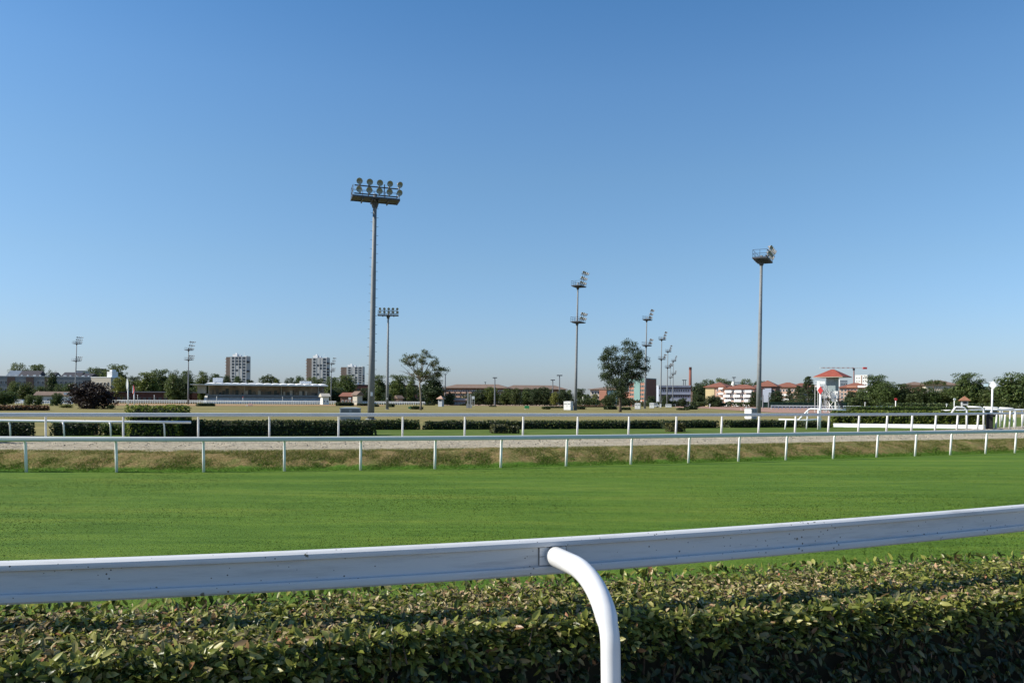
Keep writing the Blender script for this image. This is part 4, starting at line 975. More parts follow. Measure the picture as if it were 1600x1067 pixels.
t, w, h = house('small low house with a brown tiled roof left of the purple bush', 56, 106, 618.5, 350, 14, 7, palegrey, roof=browntile, yroof=611.5, gable=True, win=(1, 4, 1.0, 1.1, 1.1), name='house', cat='house')
bld(MB().box((w/2-1.6, -3.6, -1), (w/2+.3, 3.6, h+1.6)), 'gable_wall', whitewall, t)
t, w, h = house('long low red brown stable behind the white markers', 160, 300, 613.5, 476, 0, 8, darkbrick, roof=slate, yroof=611.5, name='stable', cat='stable', win=(1, 16, 2.2, 2.4, 1.2), trim=M('stable_frame', (.12, .05, .045), .9, .2, 1))
t, w, h = house('dark brick block with flat roof left behind the tallest mast', 545, 650, 602, 620, 0, 12, darkbrick, trim=slate, win=(3, 14, 1.4, 1.6, 2))
bld(MB().box((-w*.42, -2, h+.5), (-w*.38, 2, h+2)).box((w*.04, -2, h+.5), (w*.1, 2, h+1.6)), 'chimney', white, t)
t, w, h = house('low red roofed house right of the grandstand', 532, 550, 619.5, 470, -12, 9, brick, roof=redtile, yroof=613, gable=True, win=(1, 3, 1.2, 1.2), name='house', cat='house')
t, w, h = house('small cream gabled house right of the red roofed one', 551, 558, 617.5, 460, -38, 4, cream, roof=browntile, yroof=611, gable=True, win=(1, 2, .9, 1.1), name='house', cat='house')
t, w, h = house('small white gabled pavilion at the right end of the grandstand', 504, 514, 620, 440, 30, 4, whitewall, roof=cream, yroof=614.5, gable=True, win=(1, 2, .8, 1), name='pavilion', cat='pavilion')
t, w, h = house('tiny pink gabled house between the left masts and the loose tree', 622, 629, 623, 480, 40, 4, pink, roof=browntile, yroof=617.5, gable=True, win=(1, 1, .8, 1), name='house', cat='house')
# long tiled buildings
t, w, h = house('long three storey building with faded tile roof and pink balconies', 693, 790, 606.5, 620, -12, 16, brick, roof=browntile, yroof=600, over=1.6, win=(4, 24, 1.5, 1.5, 1.5), name='apartment_building')
mb = MB()
for f_ in range(3):
    for k in range(5): mb.box((-w/2+1+k*4.6, -9.6, 2.2+f_*3.2), (-w/2+4.4+k*4.6, -8.01, 3.4+f_*3.2))
bld(mb, 'balcony_row', pink, t)
house('right continuation of the long building with faded tile roof', 788, 884, 608.5, 640, 4, 16, brick, roof=browntile, yroof=601.5, over=1.6, win=(3, 22, 1.5, 1.5, 1.5), name='apartment_building')
house('pale flat roofed hall behind the left end of the long tiled building', 660, 722, 604.5, 760, 0, 14, palegrey, win=(2, 12, 1.4, 1.4))
t, w, h = house('low shed with pale roof in front of the long tiled building', 708, 727, 626, 420, 0, 6, brown, roof=pink, yroof=622, gable=True, win=(1, 4, 1, .8, .8), name='shed', cat='shed')
# centre right
t, w, h = house('tiled house with brick bay and glass facade left of the dark round tree', 922, 966, 608.8, 500, -22, 16, cream, roof=browntile, yroof=604, over=1.4, win=(3, 9, 1.6, 1.8, 1.5))
bld(MB().box((-w*.16, -9.2, -1), (w*.1, -8.01, h-.3)), 'brick_bay', orange, t); bld(MB().box((w*.12, -8.8, 1), (w*.48, -8.01, h-.6)), 'glass_facade', M('blue_glass', (.08, .16, .22), .2, .3, .4), t)
house('white low annex in front of the tiled house', 912, 932, 621, 470, 0, 8, whitewall, win=(1, 5, 1.2, 1.0))
d = 24; t, w, h = house('square orange and teal office block with dark red side behind the dark round tree', 983, 1009, 592, 480, -40, 12, orange, trim=teal, win=(5, 8, 1.0, 1.1, 4), name='office_block', cat='office block', side='right', sb=4)
bld(MB().box((-w*.2, -6.3, 3.5), (w*.16, -6.02, h-.2)), 'teal_panel', teal, t); bld(MB().box((-w*.5, -6.2, h-1.8), (w*.5, -6.14, h-.1)), 'teal_band', teal, t)
bld(MB().box((w/2+.02, -6, 0), (w/2+.2, 6, h)), 'side_wall', brick, t)
bld(MB().box((-w/2-5, -5.5, -1), (-w/2-.02, 5, h*.52)), 'annex', orange, t)
mb = MB()
for k in range(5): mb.box((-w/2+w*k/4-.3, -6.6, -1), (-w/2+w*k/4+.3, -6.02, 3.4))
bld(mb, 'pillar', whitewall, t)
t, w, h = house('long blue grey office building with ribbon windows behind the mast row', 1029, 1079, 603, 500, -4, 12, bluegrey, trim=palegrey, win=(3, 13, 1.0, 1.5, 2.0), name='office_block', cat='office block')
mb = MB()
for z in (h*.5, h*.86): mb.box((-w*.5+.2, -6.3, z), (w*.5, -6.02, z+1.0))
bld(mb, 'dark_band', slate, t)
Y = 600; b_ = XY(1078.3, Y, LAND); hc = W(1078, 573.5, Y).z-LAND
t = thing('chimney', 'tall round red brick chimney above the blue grey office building', 'chimney', b_)
bld(MB().tube([(0, 0, 0), (0, 0, hc*.93)], [1.35, .98], 16), 'shaft', M('chimney_brick', (.2, .08, .062), .9, .12, .5), t, True); bld(MB().tube([(0, 0, hc*.93), (0, 0, hc)], [1.08, 1.02], 16), 'cap', darkbrick, t); bld(MB().box((-1.5, -1.5, -1), (1.5, 1.5, hc*.36)), 'base', pink, t)
# flats on the right
t, w, h = house('yellow and pink flats with a red hip roof right of the chimney', 1103, 1132, 605, 460, -36, 14, pink, roof=redtile, yroof=596.5, over=1.3, win=(4, 4, .9, 1.1, 2), name='apartment_building')
bld(MB().box((-w/2-.3, -7.25, -1), (-w*.04, -7.02, h)), 'yellow_wall', yellow, t)
mb = MB()
for f_ in range(4): mb.box((w*.22, -8.4, 1.2+f_*2.9), (w*.48, -7.02, 2.3+f_*2.9))
bld(mb, 'balcony_row', white, t)
t, w, h = house('white balconied flats with stepped terraces left of the right mast', 1131, 1178, 607.5, 450, -38, 13, pink, roof=redtile, yroof=600.5, over=1.0, win=(4, 12, 1.2, 1.6, 1.4), name='apartment_building')
st = h/4
for f_ in range(4):
    for k in range(3):
        x0 = -w/2+w*k/3+(.8 if f_ % 2 else 0.1); x1 = x0+w/3-1.9; yy = -6.5-2.2+.35*f_
        bld(MB().box((x0, yy, f_*st+.3), (x1, yy+.25, f_*st+1.75)).box((x0, yy+.25, f_*st+.3), (x1, -6.51, f_*st+.55)).box((x0, yy+.25, f_*st+.55), (x0+.2, -6.51, f_*st+1.75)), 'balcony', white, t)
t, w, h = house('dark gabled red roofed house right behind the right mast', 1180, 1212, 604, 470, -28, 14, brick, roof=redtile, yroof=593.5, over=1.0, win=(3, 5, 1.6, 1.6, 1.5), name='apartment_building')
bld(MB().box((-w*.2, -8.5, 2), (w*.3, -7.01, h-1)), 'oriel', bluegrey, t)
t, w, h = house('orange roofed flats with white balconies left of the cedar', 1207, 1246, 605, 520, -34, 14, pink, roof=redtile, yroof=597, over=1.2, win=(4, 8, 1.3, 1.5, 1.4), name='apartment_building')
mb = MB()
for f_ in range(3): mb.box((-w*.1, -8.5, 1.0+f_*3), (w*.2, -7.02, 2.2+f_*3))
bld(mb, 'balcony_row', white, t)
house('long red roofed flats seen over the cedar', 1240, 1282, 605.5, 560, 0, 14, brick, roof=redtile, yroof=598, over=1.2, win=(4, 10, 1.3, 1.5, 1.4), name='apartment_building')
t, w, h = house('red roofed flats with grey white balconies right of the judge tower', 1311, 1356, 606, 480, -34, 14, pink, roof=redtile, yroof=597.5, over=1.2, win=(5, 8, 1.3, 1.5, 1.0), name='apartment_building')
for f_ in range(5): bld(MB().box((w*.16, -8.6, .8+f_*2.8), (w*.5, -7.02, 1.9+f_*2.8)), 'balcony', white, t)
mb = MB()
for f_ in range(5): mb.box((-w*.22, -8.2, .8+f_*2.8), (w*.12, -7.02, 1.8+f_*2.8))
bld(mb, 'balcony_row', orange, t)
t, w, h = house('white high rise under the tower crane', 1336, 1355, 586.5, 900, -34, 12, whitewall, win=(9, 5, 1.3, 1.5, 1.5), name='tower_block', cat='tower block'); bld(MB().box((-w*.02, -6.5, 0), (w*.04, -6.02, h)), 'brick_strip', pink, t)
house('grey flat block right behind the judge tower roof', 1312, 1324, 594.5, 800, 0, 12, palegrey, win=(6, 4, 1.2, 1.4))
t, w, h = house('pale tiled house behind the umbrella pine', 1413, 1452, 602, 450, -14, 12, pink, roof=browntile, yroof=596, over=1.0, win=(2, 6, 1.2, 1.4, 3), name='house', cat='house')
t, w, h = house('cream house with tiled gable left of the tall tree behind the kiosk', 1446, 1497, 602, 440, -14, 14, cream, roof=browntile, yroof=593.5, over=1.0, win=(2, 7, 1.2, 1.4, 4), name='house', cat='house')
house('white flat block behind the trees above the white balconied flats', 1147, 1158, 597, 700, 0, 10, whitewall, win=(6, 4, 1.2, 1.4))
# tower crane
Y = 1300; hb_ = W(1334, 575, Y).z; t = thing('tower_crane', 'red and white tower crane above the white high rise', 'crane', XY(1334, Y, LAND))
redp = M('red_paint', (.6, .05, .05), .5, .1, 1)
mb = MB().box((-.7, -.7, 0), (.7, .7, hb_-LAND)); bld(mb, 'mast', M('crane_mast', (.3, .14, .12), .6, .2, .2), t)
L1 = (1334-1281)/F*Y; L2 = (1354-1334)/F*Y; jib = MB(); n = 14
for k in range(n): jib.box((-L1+L1*k/n, -.5, hb_-LAND-.7+k*.02), (-L1+L1*(k+1)/n-.02, .5, hb_-LAND+.9+k*.02), k % 2)
bld(jib, 'jib', [white, M('crane_pink', (.62, .42, .4), .6, .1, 1)], t); bld(MB().box((.02, -.5, hb_-LAND-.5), (L2, .5, hb_-LAND+.5)), 'counter_jib', white, t)
bld(MB().box((L2*.7, -1.2, hb_-LAND-1.6), (L2, 1.2, hb_-LAND+1.5)), 'counterweight', redp, t); bld(MB().box((-1.6, -1.2, hb_-LAND-3.6), (1.2, 1.2, hb_-LAND-.5)), 'cab', slate, t)

# ---------------------------------------------------------------- grandstand
rz = 17; P, w = place(325, 511, 480, rz, 22); t = thing('grandstand', 'long grandstand with white scalloped roof and dark stepped seating below the tower blocks', 'grandstand', P, R(rz)); d = 22; hR = W(420, 600, 480).z-LAND
mb = MB(); n = 15
for k in range(n):
    x0 = -w/2-1+(w+2)*k/n; x1 = x0+(w+2)/n
    for q in range(8):
        a0 = math.pi*q/8; a1 = math.pi*(q+1)/8; xa = (x0+x1)/2-math.cos(a0)*(x1-x0)/2; xb = (x0+x1)/2-math.cos(a1)*(x1-x0)/2; za = hR+math.sin(a0)*.4; zb = hR+math.sin(a1)*.4
        mb.add([(xa, -d/2-4, za-.5), (xb, -d/2-4, zb-.5), (xb, d/2, zb+.6), (xa, d/2, za+.6), (xa, -d/2-4, hR-1.1), (xb, -d/2-4, hR-1.1)], [(0, 1, 2, 3), (4, 5, 1, 0)])
mb.box((-w/2-9, -d/2-3, hR-.9), (w/2+1, d/2, hR-.6))
bld(mb, 'roof', white, t)
mb = MB()
for k in range(9): mb.box((-w/2, -d/2+3+k*1.4, -.5), (w/2, -d/2+3.1+(k+1)*1.4, .5+k*.62))
bld(mb, 'seating', M('seat_blue', (.5, .53, .57), .8, .25, .6), t)
bld(MB().box((-w/2, d/2-4, -.5), (w/2, d/2-.5, hR-1)), 'back_wall', M('stand_back_wall', (.45, .38, .32), .9, .5, .25), t)
rg = random.Random(2); sg = M('stand_glass', (.05, .075, .08), .3, .3, 1); gp = M('stand_grey', (.25, .25, .24), .8, .2, 1)
for k in range(34):
    x = -w/2+2+k*(w-4)/34; hh = rg.uniform(1.2, 3.6); z0_ = 5.1+rg.choice([0, 0, .8]); bld(MB().box((x, d/2-4.4, z0_), (x+rg.uniform(.5, 2.1), d/2-4.02, z0_+hh)), 'back_panel', rg.choice([cream, whitewall, gp, gp, sg, sg]), t)
bld(MB().box((-w/2, -d/2+9, 4.0), (w/2, -d/2+9.3, 5.0)), 'balcony_front', M('balcony_panel', (.2, .22, .25), .6, .1, 1), t)
mb = MB()
for q in (-.5, -.2, .12, .45): mb.box((w*q-.25, d/2-5.5, 0), (w*q+.25, d/2-5, hR-1))
bld(mb, 'column', whitewall, t)
mb = MB(); V_ = [(-w/2-1.6, -d/2-4, -.5), (-w/2-1.6, d/2-5, -.5), (-w/2-1.6, d/2-5, 6.2), (-w/2-1.6, d/2-8.5, 6.2), (-w/2-1.6, -d/2-4, 1.0)]
mb.add(V_+[(x+1.5, y, z) for x, y, z in V_], [(0, 1, 2, 3, 4), (9, 8, 7, 6, 5), (0, 5, 6, 1), (1, 6, 7, 2), (2, 7, 8, 3), (3, 8, 9, 4), (4, 9, 5, 0)]); bld(mb, 'raked_end_wall', white, t)
bld(MB().box((-w*.46, -2, hR+.9), (-w*.38, 2, hR+3.6)).box((w*.28, -2, hR+.9), (w*.38, 2, hR+2.2)), 'roof_plant', white, t)
bld(MB().box((-w/2-6, -2, 6.2), (-w/2-1, 3, hR-1)), 'end_cabin', palegrey, t)

# ---------------------------------------------------------------- far white fences
def line_fence(label, a, b_, n, h, rails, r, mat=white, name='white_fence', cat='fence', group=None, pickets=None):
    O = a; t = thing(name, label, cat, O, 0, group); v_ = b_-a
    rb = MB()
    for z in rails: rb.bar(Vector((0, 0, z)), v_+Vector((0, 0, z)), r*1.15)
    bld(rb, 'rails', mat, t); pm = MB().tube([(0, 0, -.3), (0, 0, h)], r, 5).mesh('post', mat)
    for k in range(n): link('post', pm, t, v_*k/(n-1))
    return t
Yf = 462
line_fence('long far white fence in front of the stable and grandstand', XY(176, Yf, LAND), XY(525, Yf, LAND), 96, 1.7, (.9, 1.65), .17)
line_fence('far white fence between the tallest mast and the loose crowned tree', XY(553, Yf, LAND), XY(664, Yf, LAND), 32, 1.7, (.9, 1.65), .17)
line_fence('far white double rail left of the red diamond sign', XY(1205, 255, LAND), XY(1345, 262, LAND), 26, 1.2, (.55, 1.15), .11)
line_fence('far white rail leading to the white van', XY(1342, 250, LAND), XY(1396, 290, LAND), 22, 1.1, (.5, 1.05), .1)
line_fence('white garden fence in front of the small tiled house', XY(24, 300, LAND), XY(112, 300, LAND), 24, 1.3, (.5, 1.2), .08)
t = line_fence('green mesh screen fence behind the brown track', XY(1190, 380, LAND), XY(1345, 380, LAND), 20, 2.6, (.1, 2.5), .06, M('green_post', (.03, .09, .06), .7, .1, 1), 'screen_fence')
bld(MB().box((0, .08, 0), ((1345-1190)/F*380, .12, 2.5)), 'screen', M('green_screen', (.018, .05, .035), .9, .2, .5), t)

# ---------------------------------------------------------------- nearer fence pieces
def pipe_fence(label, paths, r, mat=white, name='running_rail', cat='rail', part='rail', posts=(), pf=.8):
    O = Vector(paths[0][0]); O.z = LAND; t = thing(name, label, cat, O)
    for p in paths: bld(MB().tube([Vector(q)-O for q in p], r, 10), part, mat, t, True)
    for p in posts: bld(MB().tube([Vector(q)-O for q in p], r*pf, 8), 'post', mat, t, True)
    return t
def up(px, pyb, pyt, lean=0):
    g = G(px, pyb, LAND); return [g-Vector((0, 0, .05)), W(px+lean, pyt, g.y)]
Yl = 33.6
pipe_fence('low white rail in front of the left hedges, ending at the tall hedge block', [[W(-120, 656.3, 32.5), W(0, 657, 33), W(150, 658.7, Yl), W(298, 659.6, Yl)]], .055, pf=.62,
           posts=[[W(p, 659.5, 33.1+.5*p/255), W(p+1.5, 664, 33.1+.5*p/255), XY(p+3, 33.2+.5*p/255, LAND-.05)] for p in (14, 98, 171, 255)])
def W2(px, py, Y): return W(px, py, Y)
Yg = 53
pipe_fence('white gate rails with a slanted end left of the red diamond sign', [[W(1248.5, 655, Yg), W(1263, 640.5, Yg), W(1266, 638.8, Yg), W(1322, 640.5, Yg-1)], [W(1217, 655.2, Yg), W(1258, 656.2, Yg), W(1284, 655, Yg)]], .055,
           posts=[up(1226.5, 671, 656, 1.5), up(1260, 670.5, 642, 2), up(1278, 671.5, 640, .5)])
pa = [[W(1487, 645, 54), W(1492, 637.2, 54), W(1494, 635.9, 54), W(1506, 636.6, 54), W(1510.5, 641, 54), W(1510.5, 650, 54), XY(1510.5, 54, LAND)]]
for x0, x1, y0, Yq in ((1513, 1537, 635.5, 56), (1537, 1563, 636.2, 62), (1562, 1586.5, 637.4, 57)):
    pa.append([W(x0, y0, Yq), W(x1-5, y0+.8, Yq), W(x1-1, y0+3, Yq), W(x1, y0+8, Yq), XY(x1, Yq, LAND-.05)])
pipe_fence('row of white gooseneck rails bending down beside the white diamond sign', pa, .062)
pipe_fence('white rail on straight posts at the right photo edge', [[W(1470, 641.6, 58), W(1541, 640.4, 60), W(1600, 640.6, 62), W(1700, 642, 64)]], .06, posts=[up(1482, 668, 642), up(1577, 669, 642, 1.5), up(1597, 667, 642), up(1622, 667, 642)])
pipe_fence('further white rail in the grass right of the white diamond sign', [[W(1540, 639, 85), W(1600, 640.2, 85), W(1680, 641, 85)]], .09, posts=[[W(p, 640, 85), XY(p, 85, LAND)] for p in (1548, 1566, 1584, 1602, 1620)])
# white kick board below the right hedge
O = XY(1303, 58.0, LAND); t = thing('kick_board', 'long low white board at the foot of the leafy hedge on the right', 'board', O)
pts = [O, XY(1420, 56.9, LAND), XY(1541, 55.9, LAND)]
for a, c_ in zip(pts, pts[1:]):
    n_ = 4
    for k in range(n_):
        p_ = a.lerp(c_, k/n_)-O; q_ = a.lerp(c_, (k+1)/n_)-O; e_ = (q_-p_)*.002; s_ = Vector((-(q_.y-p_.y), q_.x-p_.x, 0)).normalized()
        lo = [p_+e_-Vector((0, 0, .12)), q_-e_-Vector((0, 0, .12)), q_-e_+s_*.05-Vector((0, 0, .12)), p_+e_+s_*.05-Vector((0, 0, .12))]; tp_ = [v+s_*.2+Vector((0, 0, .4)) for v in lo]
        bld(MB().add(lo+tp_, [(0,3,2,1),(4,5,6,7),(0,1,5,4),(1,2,6,5),(2,3,7,6),(3,0,4,7)]), 'plank', white, t)

# ---------------------------------------------------------------- signs and markers
def disk(w, h, th, n=20, sides=None, rnd=1.0):
    pts = sides or [(w/2*math.cos(2*math.pi*k/n), h/2*math.sin(2*math.pi*k/n)) for k in range(n)]
    n = len(pts); v = [(x, -th/2, z) for x, z in pts]+[(x, th/2, z) for x, z in pts]
    return MB().add(v, [tuple(range(n)), tuple(range(2*n-1, n-1, -1))]+[(k, k+n, (k+1) % n+n, (k+1) % n) for k in range(n)])
g = G(1281, 671.5, LAND); Y = g.y; t = thing('diamond_sign', 'red diamond sign on a white post in front of the judge tower', 'sign', g)
hc = W(1281.3, 610, Y).z-LAND; bld(MB().tube([(0, 0, -.1), (.02, 0, hc+.2)], .065, 10), 'post', white, t, True)
dd_ = disk(0, 0, .05, sides=[(0, -.27), (.15, -.03), (.15, .03), (0, .27), (-.15, .03), (-.15, -.03)]); q = bld(dd_, 'plate', redp, t, loc=(.02, -.12, hc))
bld(disk(0, 0, .03, sides=[(0, -.31), (.18, -.03), (.18, .03), (0, .31), (-.18, .03), (-.18, -.03)]), 'border', white, q, loc=(0, .045, 0))
t.rotation_euler = (0, 0, R(-24))
bld(MB().box((-.2, .02, hc+.0), (-.02, .1, hc+.62)).box((.0, .02, hc+.42), (.3, .1, hc+.6)), 'bracket', white, t)
g = G(1549, 668.5, LAND); Y = g.y; hc = W(1550.5, 602, Y).z-LAND; t = thing('diamond_sign', 'white diamond sign with lamp box on a slim white post at the right', 'sign', g)
bld(MB().tube([(0, 0, -.1), (.06, 0, hc)], .06, 10), 'post', white, t, True)
bld(disk(0, 0, .06, sides=[(0, -.3), (.2, -.07), (.22, 0), (.2, .07), (.04, .3), (-.04, .3), (-.2, .07), (-.22, 0), (-.2, -.07)]), 'plate', white, t, loc=(.07, -.1, hc))
t.rotation_euler = (0, 0, R(-24))
bld(MB().box((-.5, -.08, hc-.08), (-.22, .1, hc+.13)), 'lamp_box', M('lamp_box_blue', (.4, .52, .58), .4, .1, 3), t); bld(MB().box((-.16, -.02, hc+.2), (.06, .02, hc+.25)), 'arm', white, t)
def marker(label, px, ytop, yb, Y, w, c1, c2, group):
    p = XY(px, Y, LAND); h = W(px, ytop, Y).z-LAND; hs = h*.42; t = thing('course_marker', label, 'marker post', p, R(-35), group)
    bld(MB().tube([(0, 0, -.1), (0, 0, h-hs*.5)], w*.16, 8), 'post', white, t, True)
    pts = [(w/2*math.sin(math.pi*k/8)**.8, hs*(k/8-.5)) for k in range(9)]; pts = pts+[(-x, z) for x, z in reversed(pts[1:-1])]
    q = bld(disk(0, 0, .12, sides=pts), 'plate', c1, t, loc=(0, -.2, h-hs/2)); bld(disk(0, 0, .02, sides=[(x*.9-w*.03 if x < 0 else x*.3, z*.9) for x, z in pts]), 'plate_stripe', c2, q, loc=(0, -.075, 0))
MG = 'tall oval marker posts'
marker('taller white and grey oval marker post left of the red one', 200, 591, 632, 190, .9, white, M('marker_grey', (.3, .34, .34), .7, .1, 2), MG)
marker('shorter red and white oval marker post', 209.5, 601, 632.5, 190, .8, redp, white, MG)
def ball_post(label, px, yt, Y, r, mat=white, pm=white):
    p = XY(px, Y, LAND); h = W(px, yt, Y).z-LAND; t = thing('distance_post', label, 'marker post', p, 0, 'small round topped marker posts')
    bld(MB().tube([(0, 0, -.1), (0, 0, h-r)], r*.32, 7), 'post', pm, t, True); bld(disk(r*2, r*2, .08), 'disc', mat, t, loc=(0, -.08, h-r))
ball_post('white round marker on a post left of the small kiosk tower', 1491, 622, 95, .14)
ball_post('tiny white round marker further left of the kiosk tower', 1479, 630.5, 130, .13)
ball_post('white round marker post right of the judge tower', 1351.5, 628, 180, .17)
ball_post('red round marker above the white van', 1399.5, 621.5, 170, .3, redp)
ball_post('short white marker on the brown track, left', 1158, 636.5, 200, .16, M('marker_pink', (.75, .5, .45), .6, .1, 1))
ball_post('white marker at the start of the brown track', 1109, 631, 300, .3)
ball_post('white post left of the grey cabinet at the right mast', 1166, 634.5, 190, .14)
ball_post('slim white marker in front of the stable, left one', 215, 616.5, 440, .25)
ball_post('slim white marker in front of the stable, right one', 241, 617, 440, .25)
ball_post('white marker in front of the left seating of the grandstand', 338.5, 619, 440, .28)
ball_post('reddish marker in front of the grandstand middle', 379.5, 619.5, 440, .28, redp)
ball_post('white marker left of the dark stairs in the grandstand', 441.5, 619.5, 440, .2)
ball_post('white marker right of the dark stairs in the grandstand', 456.5, 620, 440, .2)
def board(label, px0, px1, y0, y1, Y, mat, name='sign_board', cat='sign', legs=True):
    c_ = XY((px0+px1)/2, Y, LAND); w = (px1-px0)/F*Y; za = W((px0+px1)/2, y1, Y).z-LAND; zb = W((px0+px1)/2, y0, Y).z-LAND; t = thing(name, label, cat, c_)
    bevel(bld(MB().box((-w/2, -.06, max(za, .1)), (w/2, .06, zb)), 'panel', mat, t), .02)
    bld(MB().bar((-w*.36, .1, -.1), (-w*.36, .1, zb*.9), .05), 'leg', white, t); bld(MB().bar((w*.36, .1, -.1), (w*.36, .1, zb*.9), .05), 'leg', white, t)
greenp = M('green_panel', (.03, .3, .1), .6, .1, 1)
board('small green board in the dry grass near the middle', 819.5, 827, 633.8, 638, 190, greenp); board('small green board beside the loose crowned tree', 638, 645.5, 635.5, 639, 185, M('green_tarp', (.03, .16, .07), .7, .1, 1))
board('pink and white board lying in front of the grandstand', 388, 394.5, 630.2, 635, 260, M('pink_panel', (.7, .42, .34), .7, .1, 1)); board('tiny white board left of the pink one', 384, 387.5, 633, 636, 260, white)
board('small white square board beside the pale stone pillars', 737, 741.5, 619, 623.5, 330, white); board('white panel on legs left of the red roofed house', 544.5, 548.5, 621, 624, 430, white)
# pale pillars
for px, yt, lab in ((731, 612.5, 'taller pale stone pillar in the grass'), (735, 616, 'shorter pale stone pillar right of the taller one')):
    t = thing('stone_pillar', lab, 'pillar', XY(px, 230, LAND), 0, 'pair of pale pillars'); h = W(px, yt, 230).z-LAND
    bld(MB().box((-.2, -.2, -.1), (.2, .2, h)), 'shaft', M_CONC, t); bld(MB().box((-.42, -.42, -.1), (.42, .42, h*.26)), 'base', M_CONC, t)
# small kiosk towers
def kiosk(label, px, ytop, Y, w, body, roofm, zf):
    t = thing('kiosk_tower', label, 'kiosk', XY(px, Y, LAND), R(-20), 'little watch kiosks'); h = W(px, ytop, Y).z-LAND
    bld(MB().box((-w/2, -w/2, h*zf), (w/2, w/2, h*.72)), 'cabin', body, t); bld(MB().hip(-w*.85, w*.85, -w*.85, w*.85, h*.72, h, th=.12), 'roof', roofm, t)
    bld(MB().box((-w*.3, -w/2-.03, h*.5), (w*.3, -w/2, h*.66)), 'window', glass, t)
    if zf > .05:
        for x in (-1, 1):
            for y in (-1, 1): bld(MB().bar((x*w*.42, y*w*.42, -.1), (x*w*.42, y*w*.42, h*zf), .08), 'leg', white, t)
kiosk('small watch kiosk with orange roof in front of the right wood', 1507, 618.5, 215, 1.5, palegrey, M('orange_tile', (.26, .12, .07), .8, .2, 2), .4)
kiosk('small pale kiosk with pink roof right of the loose crowned tree', 689, 618, 300, 1.6, palegrey, pink, 0)
# black bin post and vans
t = thing('padded_post', 'black padded block at the end of the leafy hedge by the white diamond sign', 'block', XY(1546, 56.2, LAND), R(-25)); bevel(bld(MB().box((-.2, -.25, -.05), (.2, .25, 1.02)), 'pad', M('black_pad', (.012, .012, .014), .8, .2, 3), t), .03); bld(MB().box((-.22, -.27, 1.02), (.22, .27, 1.06)), 'cap', darksteel, t)
def van(label, px, Y, L=4.6, H=1.9, rz=0, group='vehicles far off'):
    t = thing('van', label, 'van', XY(px, Y, LAND), R(rz), group)
    sd_ = [(-.5, .18), (.5, .18), (.5, .55), (.4, .62), (.27, 1), (-.47, 1), (-.5, .9)]
    v = [(x*L, -.85, z*H) for x, z in sd_]+[(x*L, .85, z*H) for x, z in sd_]; n = 7
    bevel(bld(MB().add(v, [tuple(range(n)), tuple(range(2*n-1, n-1, -1))]+[(k, k+n, (k+1) % n+n, (k+1) % n) for k in range(n)]), 'body', white, t), .06)
    for x0, x1 in ((-.42, -.2), (-.16, .04), (.08, .26)): bld(MB().box((x0*L, -.87, .62*H), (x1*L, -.855, .9*H)), 'window', glass, t)
    for x in (-.3, .3):
        for y in (-.86, .72): bld(MB().tube([(x*L, y, .32), (x*L, y+.14, .32)], .32, 12), 'wheel', darksteel, t)
van('white van parked by the far rail in front of the right wood', 1399.5, 205, 2.7, 1.25); van('white van parked between the cabinets at the foot of the red side wall', 1023, 330, 3.6, 1.7); van('white van half hidden between left shrubs', 32, 320, 3.8, 1.7)

# ---------------------------------------------------------------- judge tower
Y = 160; b_ = XY(1300.5, Y, LAND); t = thing('judge_tower', 'judge tower with a red hip roof, grey cabin and white lattice stairs', 'tower', b_, R(-42))
def zz(py): return W(1300, py, Y).z-LAND
ze = zz(588.3); za = zz(577); zf = zz(611); z2 = zz(622)
s_ = 2.6; bld(MB().hip(-s_-.3, s_+.3, -s_, s_, ze-.05, za, th=.14), 'roof', M('tower_red_roof', (.24, .055, .035), .8, .2, 1.5, .2), t)
bld(MB().box((-s_-.32, -s_-.02, ze-.2), (s_+.32, s_+.02, ze-.12)), 'eaves', cream, t)
cab_b = M('cabin_grey', (.21, .265, .285), .55, .06, .5); w2 = .92
cb = bld(MB().box((-w2, -w2, zf), (w2, w2, ze-.2)), 'cabin', cab_b, t)
bld(MB().box((-w2-.03, -w2+.12, zf+1.35), (-w2-.004, w2-.12, ze-.55)), 'window', M('pale_window', (.3, .42, .46), .15, .2, 1), cb); bld(MB().box((-w2+.15, -w2-.03, zf+1.35), (w2-.15, -w2-.004, ze-.55)), 'window', M('blind_window', (.2, .25, .27), .3, .2, 1), cb)
bld(MB().box((-w2-.8, -w2-.5, z2-.1), (w2+.6, w2+.5, z2)), 'deck', M_PLAT, t)
for x in (-1, 1):
    for y in (-1, 1): bld(MB().box((x*w2-.08, y*w2-.08, -.1), (x*w2+.08, y*w2+.08, zf)), 'leg', white, t)
mb = MB()
for (a, c_) in (((-w2, -w2), (w2, -w2)), ((-w2, -w2), (-w2, w2)), ((w2, -w2), (w2, w2))):
    mb.bar((*a, .1), (*c_, z2-.1), .05); mb.bar((*c_, .1), (*a, z2-.1), .05); mb.bar((*a, z2), (*c_, zf), .045); mb.bar((*c_, z2), (*a, zf), .045)
bld(mb, 'bracing', white, t)
mb = MB()
for a, c_ in (((-w2-.8, -w2-.5), (w2+.6, -w2-.5)), ((w2+.6, -w2-.5), (w2+.6, w2+.5)), ((-w2-.8, -w2-.5), (-w2-.8, w2+.5))):
    for q in (.5, 1.0): mb.bar((*a, z2+q), (*c_, z2+q), .03)
    for k in range(5): p_ = Vector((*a, z2)).lerp(Vector((*c_, z2)), k/4); mb.bar(p_, p_+Vector((0, 0, 1.0)), .03)
bld(mb, 'deck_railing', white, t)
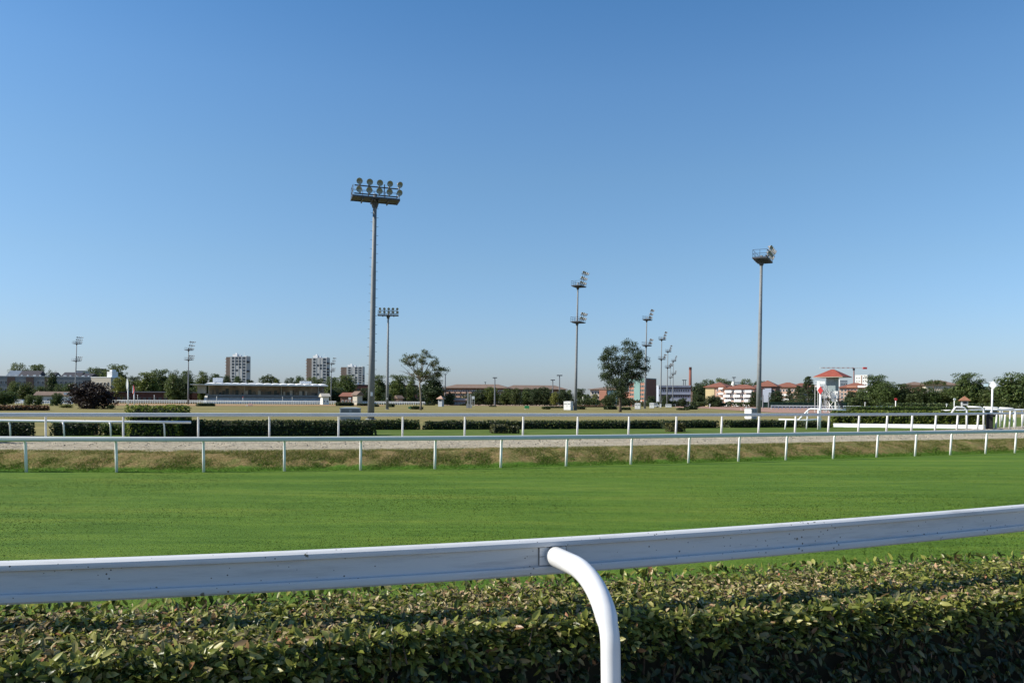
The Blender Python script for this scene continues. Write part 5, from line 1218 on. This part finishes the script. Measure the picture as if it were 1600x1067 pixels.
# stairs: upper flight from a landing at the left down to the deck, lower flight to the right, in the picture plane of the tower
rot = Matrix.Rotation(R(42), 4, 'Z')
def loc(px, py, dy=0): v = W(px, py, Y+dy)-b_; return rot @ v
mb = MB(); A_, B_ = loc(1287, 603, -1.9), loc(1299, 622, -1.9)
for off_ in (0, .75):
    o_ = rot @ Vector((0, off_, 0)); mb.bar(A_+o_, B_+o_, .06); mb.bar(A_+o_+Vector((0, 0, .95)), B_+o_+Vector((0, 0, .95)), .028); mb.bar(A_+o_+Vector((0, 0, .5)), B_+o_+Vector((0, 0, .5)), .022)
    for k in range(6): p_ = A_.lerp(B_, k/5)+o_; mb.bar(p_, p_+Vector((0, 0, .95)), .022)
for k in range(11): p_ = A_.lerp(B_, (k+.5)/11); q_ = p_+(rot @ Vector((0, .75, 0))); mb.bar(p_, q_, .05)
bld(mb, 'upper_stairs', white, t)
mb = MB(); A_, B_ = loc(1309, 622, -1.6), loc(1319, 640, -1.6)
for off_ in (0, .75):
    o_ = rot @ Vector((0, off_, 0)); mb.bar(A_+o_, B_+o_, .05); mb.bar(A_+o_+Vector((0, 0, .95)), B_+o_+Vector((0, 0, .95)), .028)
    for k in range(6): p_ = A_.lerp(B_, k/5)+o_; mb.bar(p_, p_+Vector((0, 0, .95)), .022)
for k in range(11): p_ = A_.lerp(B_, (k+.5)/11); q_ = p_+(rot @ Vector((0, .75, 0))); mb.bar(p_, q_, .08)
bld(mb, 'lower_stairs', darksteel, t)
L0, L1_, L2_ = loc(1278, 603, -1.9), loc(1288, 603, -1.9), rot @ Vector((0, 1.5, 0)); mb = MB()
mb.add([L0, L1_, L1_+L2_, L0+L2_]+[v-Vector((0, 0, .12)) for v in (L0, L1_, L1_+L2_, L0+L2_)], [(0,1,2,3),(7,6,5,4),(0,4,5,1),(1,5,6,2),(2,6,7,3),(3,7,4,0)])
for p_ in (L0, L1_, L0+L2_, L1_+L2_):
    mb.bar(p_, p_+Vector((0, 0, 1.05)), .032); mb.bar(Vector((p_.x, p_.y, -.1)), p_, .05)
for a, c_ in ((L0, L1_), (L0, L0+L2_), (L0+L2_, L1_+L2_)):
    for q in (.5, 1.0): mb.bar(a+Vector((0, 0, q)), c_+Vector((0, 0, q)), .022)
q0 = Vector((L1_.x, L1_.y, 0)); p0 = Vector((L0.x, L0.y, 0)); mb.bar(p0+Vector((0, 0, .2)), L1_, .032); mb.bar(q0+Vector((0, 0, .2)), L0, .032)
bld(mb, 'stair_landing', white, t)
bld(MB().box((-.01, -.01, 0), (.01, .01, .02)), 'bolt', white, t) if False else None
